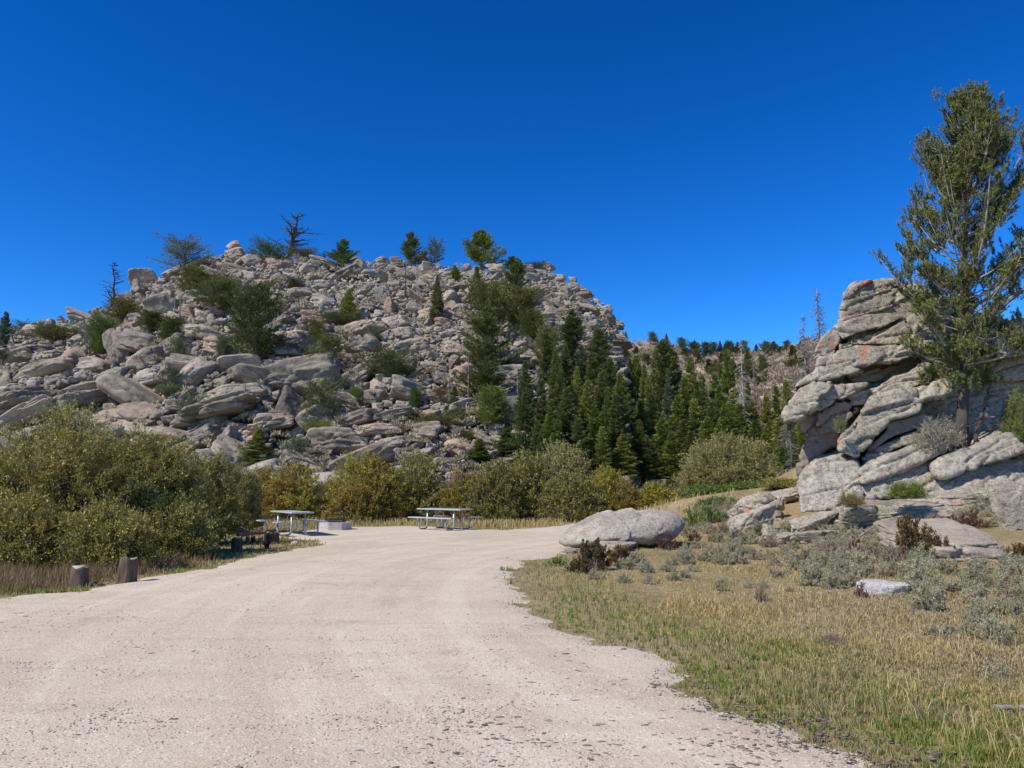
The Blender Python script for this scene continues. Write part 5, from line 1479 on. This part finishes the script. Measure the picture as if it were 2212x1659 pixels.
SREG = [  # polygon region, count, width range, zone text
 ((1478, 1720, 1150, 1222), 30, (40, 70), 'between the huge boulder and the outcrop'),
 ((1500, 1660, 1092, 1150), 14, (34, 60), 'on the rise behind the huge boulder'),
 ((1760, 2000, 1150, 1200), 26, (44, 76), 'in the thick belt below the outcrop'),
 ((2000, 2212, 1108, 1142), 14, (40, 70), 'above the flat pink slab'),
 ((1724, 1990, 1212, 1276), 34, (70, 112), 'in the patch left of the pink slab'),
 ((1990, 2230, 1226, 1300), 20, (60, 92), 'below the flat pink slab'),
 ((2090, 2240, 1300, 1395), 13, (50, 90), 'at the right edge of the meadow'),
 ((2240, 2600, 1150, 1420), 24, (60, 100), 'beyond the right edge of the photo'),
 ((1270, 1500, 1214, 1262), 12, (36, 66), 'in front of the huge boulder'),
 ((1520, 1720, 1235, 1290), 7, (30, 50), 'in the golden grass by the huge boulder'),
]
for (x0, x1, y0, y1), n, (w0, w1), zt_ in SREG:
    pts = []
    t = 0
    while len(pts) < n and t < 4000:
        t += 1; x, y = srng.uniform(x0, x1), srng.uniform(y0, y1); w = srng.uniform(w0, w1) * .82
        if any(abs(x - a) < (w + c) * .30 and abs(y - b) < 12 for a, b, c in pts): continue
        if 1985 < x < 2212 and 1150 < y < 1212: continue
        if 1850 < x < 1985 and 1255 < y < 1300: continue
        q = gp(x, y)
        if lot_sd(np.array([q[0]]), np.array([q[1]]))[0] > -.3: continue
        pts.append((x, y, w))
    pts.sort()
    for i, (x, y, w) in enumerate(pts):
        kind = 'dry' if srng.random() < .16 else 'sage'
        shrub(kind, x, y, w, w * srng.uniform(.5, .72), ordname(i, 'sagebrush') + ' ' + zt_, 'sagebrush', 'sagebrush', 'sagebrush ' + zt_)
for k, px, py, w, h, lab in [
 ('sage', 2005, 1318, 74, 62, 'sagebrush with a shaded underside right of the white speckled rock'),
 ('sage', 2147, 1385, 76, 62, 'round sagebrush standing alone on bare dirt near the right edge'),
 ('sage', 2040, 1376, 90, 34, 'low pale sagebrush left of the lone round one'),
 ('sage', 2155, 1462, 84, 40, 'pale flattened sagebrush low at the right edge of the meadow'),
 ('sage', 2112, 1345, 66, 50, 'pale topped sagebrush on a bent bare stem'),
 ('dry', 1645, 1300, 30, 44, 'small wispy grey plant alone in the golden grass'),
 ('dry', 1790, 1390, 60, 30, 'tiny grey tuft in the middle of the dry meadow')]:
    shrub(k, px, py, w, h, lab, 'sagebrush', 'sagebrush', None)
for k, px, py, w, h, lab in [
 ('red', 1282, 1232, 84, 72, 'dark green and red bush in front of the left half of the huge boulder'),
 ('red', 1338, 1222, 60, 50, 'smaller reddish bush against the middle of the huge boulder'),
 ('crimson', 1442, 1188, 46, 36, 'crimson twigs against the right end of the huge boulder'),
 ('crimson', 1500, 1172, 30, 26, 'crimson sprigs just past the right tip of the huge boulder'),
 ('crimson', 1636, 1150, 36, 44, 'crimson leaved shrub between the two grey rocks'),
 ('red', 1975, 1212, 108, 106, 'large red and orange shrub left of the flat pink slab'),
 ('red', 2020, 1212, 84, 62, 'orange brown shrub touching the flat pink slab'),
 ('crimson', 2102, 1140, 66, 34, 'row of crimson twigs above the flat pink slab'),
 ('crimson', 2060, 1140, 40, 26, 'low crimson sprigs left of the row above the pink slab'),
 ('crimson', 1862, 1290, 30, 30, 'crimson sprig touching the left end of the white speckled rock'),
 ('red', 2200, 1222, 60, 54, 'reddish shrub at the right edge below the pink slab'),
 ('red', 1250, 1238, 60, 36, 'low reddish shrub at the left tip of the meadow'),
 ('crimson', 1850, 1200, 40, 30, 'crimson sprigs in the thick sagebrush belt')]:
    shrub(k, px, py, w, h, lab, 'red_shrub', 'shrub', None)
for k, px, py, w, h, lab in [
 ('green', 1500, 1140, 60, 44, 'upright green shrub behind the right end of the huge boulder'),
 ('green', 1535, 1130, 56, 40, 'green shrub on the rise right behind the huge boulder'),
 ('green', 1205, 1222, 50, 22, 'low green weed at the left tip of the meadow')]:
    shrub(k, px, py, w, h, lab, 'green_shrub', 'shrub', None)

# ------------------------------------------------------------ grass
def blades(x, y, z, h, w, rng, lean=.5):
    n = len(x)
    a = rng.uniform(0, 6.283, n); f = rng.uniform(0, 6.283, n)
    wx = np.cos(f) * w / 2; wy = np.sin(f) * w / 2
    lx = np.cos(a) * lean * h * rng.random(n); ly = np.sin(a) * lean * h * rng.random(n)
    b0 = np.stack([x - wx, y - wy, z], -1); b1 = np.stack([x + wx, y + wy, z], -1)
    m0 = np.stack([x - wx * .8 + lx * .35, y - wy * .8 + ly * .35, z + h * .6], -1)
    m1 = np.stack([x + wx * .8 + lx * .35, y + wy * .8 + ly * .35, z + h * .6], -1)
    t = np.stack([x + lx, y + ly, z + h * np.sqrt(np.clip(1 - .5 * lean ** 2, .3, 1))], -1)
    V = np.stack([b0, b1, m1, m0, t], 1).reshape(-1, 3)
    i = (np.arange(n) * 5)[:, None]
    return V, [i + np.array([0, 1, 2, 3]), i + np.array([3, 2, 4])]

def scatter(n, px0, px1, py0, py1, rng, near=3.5):
    """random ground points, even over a stretch of ground as the camera sees it, then jittered"""
    px = rng.uniform(px0, px1, n); py = rng.uniform(py0, py1, n)
    v = (829.5 - py) / F_PX; den = -(ST + CT * v)
    Y = np.where(den > 1e-3, (CAMH) * (CT - ST * v) / np.maximum(den, 1e-3), 999)
    ok = (Y < 60) & (Y > near); px, Y, py = px[ok], Y[ok], py[ok]
    for _ in range(3):
        p = P3(px, py, Y); z = Hg(p[:, 0], Y); Y = np.clip((CAMH - z) * (CT - ST * v[ok]) / np.maximum(den[ok], 1e-3), near, 60)
    p = P3(px, py, Y)
    return p[:, 0], p[:, 1]

def grass(name, label, mat, n, reg, hfun, maskfun, seed, w=.006, lean=.6, cat='grass'):
    rng = np.random.default_rng(seed)
    x, y = scatter(n, *reg, rng)
    # tufts: pull blades toward shared roots
    c = .10 + .004 * y
    gx, gy = np.round(x / c + .4 * vnoise(np.stack([x * 3, y * 3, x * 0], -1), seed)) * c, np.round(y / c + .4 * vnoise(np.stack([x * 3, y * 3, x * 0 + 5], -1), seed)) * c
    gx = gx + c * .8 * vnoise(np.stack([gx * 7.3, gy * 7.1, gx * 0], -1), seed + 1); gy = gy + c * .8 * vnoise(np.stack([gx * 6.3, gy * 7.7, gx * 0 + 3], -1), seed + 2)
    pull = rng.uniform(.0, .85, len(x)); x = x + (gx - x) * pull; y = y + (gy - y) * pull
    sd = lot_sd(x, y); k = maskfun(x, y, sd, rng)
    x, y, sd = x[k], y[k], sd[k]
    h = hfun(x, y, sd, rng)
    V, F = blades(x, y, Hg(x, y) - .008, h, w * (1 + y * .10) * rng.uniform(.6, 1.3, len(x)), rng, lean)
    o = link(name, mesh_np(name, V, F, [M[mat]])); tag(o, label, cat, None, 'stuff')
    return o
def px_of(x, y): return 1106 + F_PX * x / y
RM = (1060, 2700, 1105, 1700)
def dens(x, y, sc, seed, lo, hi): return ss(lo, hi, noise2(x, y, sc, seed, 3))
grass('green_grass', 'short green grass fringing the right edge of the gravel lot', 'grass_green', 240000, RM,
      lambda x, y, sd, r: r.uniform(.025, .10, len(x)) * (.55 + .45 * ss(0, .8, -sd)),
      lambda x, y, sd, r: (sd < .16 + .3 * np.maximum(0, noise2(x, y, .35, 66, 3))) & (x > -1) & (r.random(len(x)) < np.clip(1.4 - np.clip(-sd - .2, 0, 9) * (.40 + .03 * y), .0, 1) * (.4 + .6 * dens(x, y, .35, 60, -.35, .15)) * ss(-.25, .15, -sd)), 1, w=.0042)
grass('dry_grass', 'golden dry grass covering the meadow right of the lot', 'grass_dry', 430000, RM,
      lambda x, y, sd, r: r.uniform(.02, .10, len(x)) * (.45 + .8 * dens(x, y, 1.3, 62, -.2, .3)) * (.5 + .5 * ss(.2, 1.5, -sd)),
      lambda x, y, sd, r: (sd < -.15) & (x > -1) & (r.random(len(x)) < ss(.1, 1.1, -sd) * (.35 + .65 * dens(x, y, .6, 61, -.3, .2)) * (1 - .6 * ss(3.2, 5.5, x) * ss(14, 10, y))), 2, w=.004, lean=.8)
grass('withered_grass', 'flattened grey brown withered grass on the bare right side of the meadow', 'grass_grey', 230000, (1400, 2700, 1180, 1700),
      lambda x, y, sd, r: r.uniform(.02, .08, len(x)),
      lambda x, y, sd, r: (sd < -.8) & (r.random(len(x)) < ss(2.5, 5.5, x) * ss(14, 10, y) * (.35 + .65 * dens(x, y, .5, 63, -.3, .2))), 3, w=.005, lean=1.6)
LB = np.array([gp(a, b)[:2] for a, b in [(0, 1292), (300, 1254), (450, 1226), (545, 1203)]])
grass('bank_grass', 'rusty tall dry grass around the old wooden posts on the left', 'grass_rust', 26000, (-60, 470, 1200, 1285),
      lambda x, y, sd, r: r.uniform(.10, .34, len(x)) * ss(.1, .9, -sd),
      lambda x, y, sd, r: (sd < -.25) & (r.random(len(x)) < .3 + .7 * dens(x, y, .5, 64, -.2, .2)), 4, w=.004, lean=.5)
grass('verge_grass', 'short green grass along the left edge of the lot and round the log bench', 'grass_green', 100000, (-60, 1130, 1125, 1310),
      lambda x, y, sd, r: r.uniform(.025, .09, len(x)) * (1 + .02 * y),
      lambda x, y, sd, r: (sd < .05) & (x < 0) & (r.random(len(x)) < .25 + .75 * dens(x, y, .7, 65, -.3, .2)), 5, w=.005)
grass('back_grass', 'tall pale dry grass along the foot of the willow row behind the tables', 'grass_dry', 90000, (560, 1780, 1052, 1150),
      lambda x, y, sd, r: r.uniform(.10, .34, len(x)) * ss(.0, 1.0, -sd),
      lambda x, y, sd, r: (sd < -.1) & (y > 26) & (r.random(len(x)) < .35 + .65 * np.maximum(dens(x, y, 1.2, 67, -.3, .2), ss(4, 7, x))), 6, w=.006, lean=.6)
grass('straw_stalks', 'scattered taller straw stalks standing above the meadow grass', 'grass_dry', 16000, RM,
      lambda x, y, sd, r: r.uniform(.10, .26, len(x)),
      lambda x, y, sd, r: (sd < -.5) & (x > -1) & (r.random(len(x)) < dens(x, y, 1.0, 69, -.1, .3)), 8, w=.0028, lean=.9)
# thin spill of grass onto the gravel
grass('creeping_grass', 'sparse grass creeping onto the gravel edge', 'grass_green', 110000, (1050, 2000, 1180, 1700),
      lambda x, y, sd, r: r.uniform(.006, .03, len(x)),
      lambda x, y, sd, r: (sd > -.1) & (sd < 1.1) & (x > -1) & (r.random(len(x)) < dens(x, y, .22, 68, .16, .5) * ss(1.1, .0, sd)), 7, w=.007, lean=1.6)

# hill scrub: soft grey tufts between the rocks
def hill_tufts():
    rng = np.random.default_rng(71)
    n = 2100
    px = rng.uniform(-100, 1380, n); py = rng.uniform(560, 1060, n)
    pr = .28 + .9 * ss(.0, .3, noise2(px, py, 60, 77, 3)) * (px > 560)
    k = rng.random(n) < pr; px, py = px[k], py[k]
    q, ok = march(px, py, Hh, DB + .1, 121, 300); q = q[ok]; m = len(q)
    s = rng.uniform(.2, .6, m) * (q[:, 1] / 80)
    per = 60
    D = rnd_dir(rng, m * per).reshape(m, per, 3); D[..., 2] = np.abs(D[..., 2])
    c = q[:, None] + D * (s[:, None] * rng.uniform(.2, 1, (m, per)))[..., None] * np.array([1, 1, .7]) + np.array([0, -.5, .35])
    d = unit(D + np.array([0, 0, .8]) + rng.normal(0, .3, D.shape)); wv = unit(np.cross(d, rng.normal(size=D.shape)))
    c, d, wv = (a.reshape(-1, 3) for a in (c, d, wv))
    V, F = cards(c, d, wv, rng.uniform(.15, .32, len(c)), .07)
    half = rng.random(m) < .55
    fm = np.repeat(half, per).astype(int)
    tag(link('hill_scrub', mesh_np('hill_scrub', V, F, [M['sage_dry'], M['sage_leaf']], False, fm)), 'grey green scrub and dry grass tufts between the rocks of the hill', 'scrub', None, 'stuff')
    n = 2600
    px = rng.uniform(1320, 1830, n); py = rng.uniform(735, 960, n)
    q, ok = march(px, py, Hf, FDB + 1, 236, 300); q = q[ok]; m = len(q)
    s = rng.uniform(.4, 1.3, m); per = 40
    D = rnd_dir(rng, m * per).reshape(m, per, 3); D[..., 2] = np.abs(D[..., 2])
    c = (q[:, None] + D * (s[:, None] * rng.uniform(.2, 1, (m, per)))[..., None]).reshape(-1, 3)
    d = unit(D.reshape(-1, 3) + np.array([0, 0, .6])); wv = unit(np.cross(d, rng.normal(size=d.shape)))
    V, F = cards(c, d, wv, .6, .2)
    tag(link('ridge_scrub', mesh_np('ridge_scrub', V, F, [M['sage_dry']])), 'grey olive scrub covering the distant ridge', 'scrub', None, 'stuff')
hill_tufts()

# ------------------------------------------------------------ clods, pebbles and bits on the gravel
def bits(name, label, mat, n, seed, size, flatz, reg, mask, near=3.5, rough=.3, kind='stuff', cat='debris', aspect=1.8):
    rng = np.random.default_rng(seed)
    x, y = scatter(n, *reg, rng, near); sd = lot_sd(x, y)
    k = mask(x, y, sd, rng); x, y = x[k], y[k]; n = len(x)
    D, F = ICO1
    s = size[0] + (size[1] - size[0]) * rng.random(n) ** 2.5
    V = D[None] * (1 + rough * rng.uniform(-1, 1, (n, len(D), 1)))
    sc = np.stack([s * rng.uniform(.8, aspect, n), s, s * flatz], -1)
    V = V * sc[:, None]
    a = rng.normal(0, .5, n); ca, sa = np.cos(a)[:, None], np.sin(a)[:, None]
    V = np.stack([V[..., 0] * ca - V[..., 1] * sa, V[..., 0] * sa + V[..., 1] * ca, V[..., 2]], -1)
    V += np.stack([x, y, Hg(x, y) + .028 + s * flatz * .25], -1)[:, None]
    Fa = (np.arange(n) * len(D))[:, None, None] + F[None]
    tag(link(name, mesh_np(name, V.reshape(-1, 3), Fa.reshape(-1, 3), [M[mat]])), label, cat, None, kind)
ICO1 = ico(1)
M['clod'] = rock_mat('dirt_clod', (.22, .165, .13), (.12, .09, .075), (.33, .26, .2), 6.0, speck=.1, var=False, stripes=False)
M['pebble'] = rock_mat('pebble', (.54, .45, .35), (.38, .31, .24), (.66, .58, .47), 6.0, speck=.2, var=False, stripes=False)
LR = (-40, 2100, 1130, 1700)
bits('dirt_clods', 'small dark clods and wood chips strewn over the gravel', 'clod', 80000, 81, (.004, .019), .35, LR,
     lambda x, y, sd, r: (sd > -.3) & (r.random(len(x)) < np.clip(y / 20, 0, 1) ** 1.3) & (r.random(len(x)) < (.04 + .96 * ss(-.02, .45, noise2(x, y, 1.9, 82, 4))) * (.12 + .88 * ss(-2.2, .8, x - .1 * (y - 8) + .8 * noise2(x, y, 3, 84, 2)))), aspect=2.6)
bits('loose_pebbles', 'pale loose pebbles covering the gravel lot', 'pebble', 30000, 83, (.003, .012), .6, LR, lambda x, y, sd, r: sd > .1)
def single_bit(name, px, py, w, h, mat, label, seed, roll=0):
    near_boulder(name, seed, px, py, w, h, mat, label, roll, embed=.1, sub=4, p=12)
single_bit('bark_chip', 1577, 1597, 14, 9, 'clod', 'curled grey bark chip lying alone on the gravel near the bottom', 831, 30)

# ------------------------------------------------------------ picnic tables
def boxmesh(cx, cy, cz, sx, sy, sz, bev=.006):
    bm = bmesh.new(); bmesh.ops.create_cube(bm, size=1)
    bmesh.ops.scale(bm, vec=(sx, sy, sz), verts=bm.verts); bmesh.ops.translate(bm, vec=(cx, cy, cz), verts=bm.verts)
    if bev: bmesh.ops.bevel(bm, geom=bm.edges[:] + bm.verts[:], offset=bev, segments=2, affect='EDGES', profile=.7)
    V = np.array([v.co[:] for v in bm.verts]); by = {}
    for f in bm.faces: by.setdefault(len(f.verts), []).append([v.index for v in f.verts])
    bm.free()
    return V, [np.array(f) for f in by.values()]

def arc_path(pts, r=.12, k=5):
    """polyline with rounded corners"""
    pts = [np.array(p, float) for p in pts]; out = [pts[0]]
    for a, b, c in zip(pts, pts[1:], pts[2:]):
        u = (a - b) / np.linalg.norm(a - b); w = (c - b) / np.linalg.norm(c - b)
        p0 = b + u * r; p1 = b + w * r
        for s in np.linspace(0, 1, k + 2): out.append((1 - s) ** 2 * p0 + 2 * s * (1 - s) * b + s ** 2 * p1)
    out.append(pts[-1]); return np.array(out)

def picnic_table(px, py, ang, label, split_side):
    b = gp(px, py)
    o = empty('picnic_table', (b[0], b[1], b[2] + .03), ang); tag(o, label, 'picnic table', 'metal picnic tables')
    L, Wd = 2.14, .74
    parts = [boxmesh(0, (j - 1) * .249, .735, L, .243, .04) for j in range(3)]
    V, F = join_parts(parts); link('tabletop', mesh_np('tabletop', V, F, [M['alu']]), o)
    for s in (-1, 1):
        if s == split_side:
            for e in (-1, 1):
                V, F = boxmesh(e * (L / 2 - .22), s * .70, .44, .46, .25, .04); link('bench', mesh_np('bench', V, F, [M['alu']]), o)
        else:
            V, F = boxmesh(0, s * .70, .44, L, .25, .04); link('bench', mesh_np('bench', V, F, [M['alu']]), o)
        for e in (-1, 1):
            x = e * .66
            p = arc_path([(x, s * .22, .712), (x, s * .22, .03), (x, s * .66, .03), (x, s * .66, .42)], .15)
            V, F = tubes(p[None], np.full((1, len(p)), .030), 10, True)
            V[:, 1] += 0
            link('leg', mesh_np('leg', V, F, [M['galv']], True), o)
            V, F = boxmesh(x, s * .69, .415, .05, .2, .012, .002); link('seat_bracket', mesh_np('seat_bracket', V, F, [M['galv']]), o)
    for e in (-1, 1):
        V, F = boxmesh(e * .66, 0, .27, .035, .40, .035, .004); link('crossbar', mesh_np('crossbar', V, F, [M['galv']]), o)
        V, F = boxmesh(e * .66, 0, .703, .05, .66, .014, .002); link('top_bracket', mesh_np('top_bracket', V, F, [M['galv']]), o)
        p = np.array([[(e * .65, 0, .28), (e * .2, 0, .71)]]); V, F = tubes(p, np.full((1, 2), .016), 8, True)
        link('brace', mesh_np('brace', V, F, [M['galv']]), o)
picnic_table(960, 1145.5, -math.radians(38), 'grey metal picnic table on the right in front of the willow row', 1)
picnic_table(628, 1157, math.radians(125), 'grey metal picnic table on the left beside the fire ring', 1)

# ------------------------------------------------------------ fire ring
def fire_ring():
    b = gp(723, 1145); o = empty('fire_ring', (b[0], b[1], b[2] + .02), .25)
    tag(o, 'octagonal concrete fire ring with a black steel grill between the tables', 'fire ring')
    r0, r1, h = .40, .64, .27; n = 8
    bm = bmesh.new()
    def ringv(r, z): return [bm.verts.new((r * math.cos((i + .5) * math.pi / 4), r * math.sin((i + .5) * math.pi / 4), z)) for i in range(n)]
    a, bb, c, d = ringv(r1, -.05), ringv(r1, h), ringv(r0, h), ringv(r0, .02)
    for i in range(n):
        j = (i + 1) % n
        bm.faces.new((a[i], a[j], bb[j], bb[i])); bm.faces.new((bb[i], bb[j], c[j], c[i])); bm.faces.new((c[i], c[j], d[j], d[i]))
    bm.faces.new(d)
    bmesh.ops.bevel(bm, geom=[e for e in bm.edges if len(e.link_faces) == 2], offset=.012, segments=2, affect='EDGES')
    me = bpy.data.meshes.new('concrete_surround'); bm.to_mesh(me); bm.free(); me.materials.append(M['concrete'])
    link('concrete_surround', me, o)
    an = np.arange(25) * 2 * math.pi / 24
    V, F = tubes(np.stack([.37 * np.cos(an), .37 * np.sin(an), an * 0 + .28], -1)[None], np.full((1, 25), .02), 6, False)
    link('fire_rim', mesh_np('fire_rim', V, F, [M['steel']]), o)
    for s in (-1, 1):
        parts = [boxmesh(s * .33, 0, .42, .012, .15, .30, .003), boxmesh(s * .31, .065, .42, .05, .012, .30, .003), boxmesh(s * .31, -.065, .42, .05, .012, .30, .003)]
        V, F = join_parts(parts); link('grill_post', mesh_np('grill_post', V, F, [M['steel']]), o)
    V, F = boxmesh(0, 0, .545, .62, .04, .035, .004); link('crossbar', mesh_np('crossbar', V, F, [M['steel']]), o)
    parts = [tubes(np.array([[(x, -.22, .37), (x, .22, .37)]]), np.full((1, 2), .008), 5, True) for x in np.linspace(-.28, .28, 15)]
    parts += [boxmesh(0, y, .36, .60, .02, .05, .003) for y in (-.22, .22)]
    V, F = join_parts(parts); link('grate', mesh_np('grate', V, F, [M['steel']]), o)
fire_ring()

# ------------------------------------------------------------ stumps, posts and the log
def stump(px, py, w, h, mat, label, seed, lean=0.0, name='stump', cat='stump', jag=.12, flare=.15, dz=0):
    b = gp(px, py); W = w * b[1] / F_PX / 2; H_ = h * b[1] / F_PX
    rng = np.random.default_rng(seed)
    na, nz = 40, 14
    a = np.arange(na) * 2 * math.pi / na; z = np.linspace(-.05, 1, nz)
    A, Z = np.meshgrid(a, z)
    r = W * (1 + flare * np.clip(1 - Z, 0, 1) ** 3 - .04 * Z)
    r = r * (1 + .10 * fbm(np.stack([np.cos(A.ravel()) * 1.5, np.sin(A.ravel()) * 1.5, Z.ravel() * .4], -1), seed, 3).reshape(A.shape))
    fl = vnoise(np.stack([np.cos(A.ravel()) * 6, np.sin(A.ravel()) * 6, Z.ravel() * .8], -1), seed + 1).reshape(A.shape)
    r = r - W * .12 * np.clip(fl - .1, 0, 1)
    zz = Z * H_ * (1 + jag * vnoise(np.stack([np.cos(A.ravel()) * 1.2, np.sin(A.ravel()) * 1.2, A.ravel() * 0], -1), seed + 2).reshape(A.shape) * np.clip(Z, 0, 1))
    r[-1] *= .93
    V = np.stack([r * np.cos(A) + lean * zz, r * np.sin(A), zz], -1).reshape(-1, 3)
    V = np.concatenate([V, [[lean * H_, 0, H_ * 1.01]], [[lean * H_, 0, H_ * 1.0]]])
    i = (np.arange(nz - 1)[:, None] * na + np.arange(na)[None]); j = (np.arange(nz - 1)[:, None] * na + (np.arange(na) + 1) % na)
    F = np.stack([i, j, j + na, i + na], -1).reshape(-1, 4)
    t0 = (nz - 1) * na
    T = np.stack([t0 + np.arange(na), t0 + (np.arange(na) + 1) % na, np.full(na, len(V) - 2)], -1)
    me = mesh_np(name, V, [F, T], [M[mat], M['wood_cut']], False, np.concatenate([np.zeros(len(F)), np.ones(na)]))
    o = link(name, me, None, (b[0], b[1] + W, b[2] + dz)); o.rotation_euler = (0, 0, 0)
    tag(o, label, cat, None); return o
stump(160, 1270, 36, 42, 'wood_old', 'shorter weathered wooden post nearest the left edge of the photo', 51, name='wooden_post', cat='post')
stump(263, 1262, 37, 50, 'wood_old', 'taller red brown wooden post in front of the big left willow', 52, name='wooden_post', cat='post', lean=.05, jag=.2)
stump(507, 1193, 23, 30, 'wood_old', 'pale split stump carrying the left end of the log', 53)
stump(574, 1186, 14, 32, 'wood_burnt', 'charred black stump under the right end of the log', 54, flare=-.35)
stump(590, 1175, 19, 24, 'wood_old', 'grey stump right behind the charred one', 55)
stump(533, 1175, 9, 14, 'wood_red', 'left small reddish stump behind the log', 56)
stump(545, 1173, 9, 13, 'wood_burnt', 'right small dark stump behind the log', 57)
stump(561, 1177, 9, 16, 'wood_red', 'thin reddish stump beneath the log next to the charred one', 58)
s1 = gp(512, 1190); s2 = gp(576, 1184)
stick('log', [(s1[0] - .05, s1[1] + .12, s1[2] + .385), (s2[0] - .02, s2[1] + .12, s2[2] + .425)], .05, .042, 'wood_red', 'reddish peeled log with twig stubs resting across the stumps', 'log', 61, 9, 12)
# fallen branches and sticks
g1 = gp(2150, 1538); g2 = gp(2212, 1546)
stick('fallen_branch', [g1 + [0, 0, .04], g2 + [.4, 0, .05]], .018, .012, 'bark_dead', 'thin pale dead stick lying in the grass at the lower right', 'branch', 62, 6, 4)
b0 = gp(2138, 1385); b1 = gp(2108, 1345)
stick('bent_stem', [gp(2146, 1395), P3(2128, 1368, b0[1] + .05), P3(2110, 1330, b1[1])], .014, .008, 'bark_dead', 'bare grey bent sagebrush stem near the right edge', 'stem', 63, 6, 5)
stick('fallen_branch', [gp(1860, 1180) + [0, 0, .25], gp(1905, 1160) + [0, 0, .4]], .02, .01, 'bark_pale', 'bleached dead branch in the sagebrush below the outcrop', 'branch', 64, 6, 9)
rr = np.random.default_rng(8)
for i, (px, py, l, lab) in enumerate([(300, 1225, .7, 'dead white twig leaning at the foot of the left willow'), (345, 1222, .5, 'short pale twig right of the taller wooden post'), (1180, 1225, .5, 'dark twig on the gravel edge at the left tip of the meadow')]):
    p0 = gp(px, py); stick('fallen_branch', [p0, p0 + np.array([l * .7, .1, l * .5 if i < 2 else .03])], .010, .005, 'bark_pale' if i < 2 else 'bark_dead', lab, 'branch', 70 + i, 5, 5)
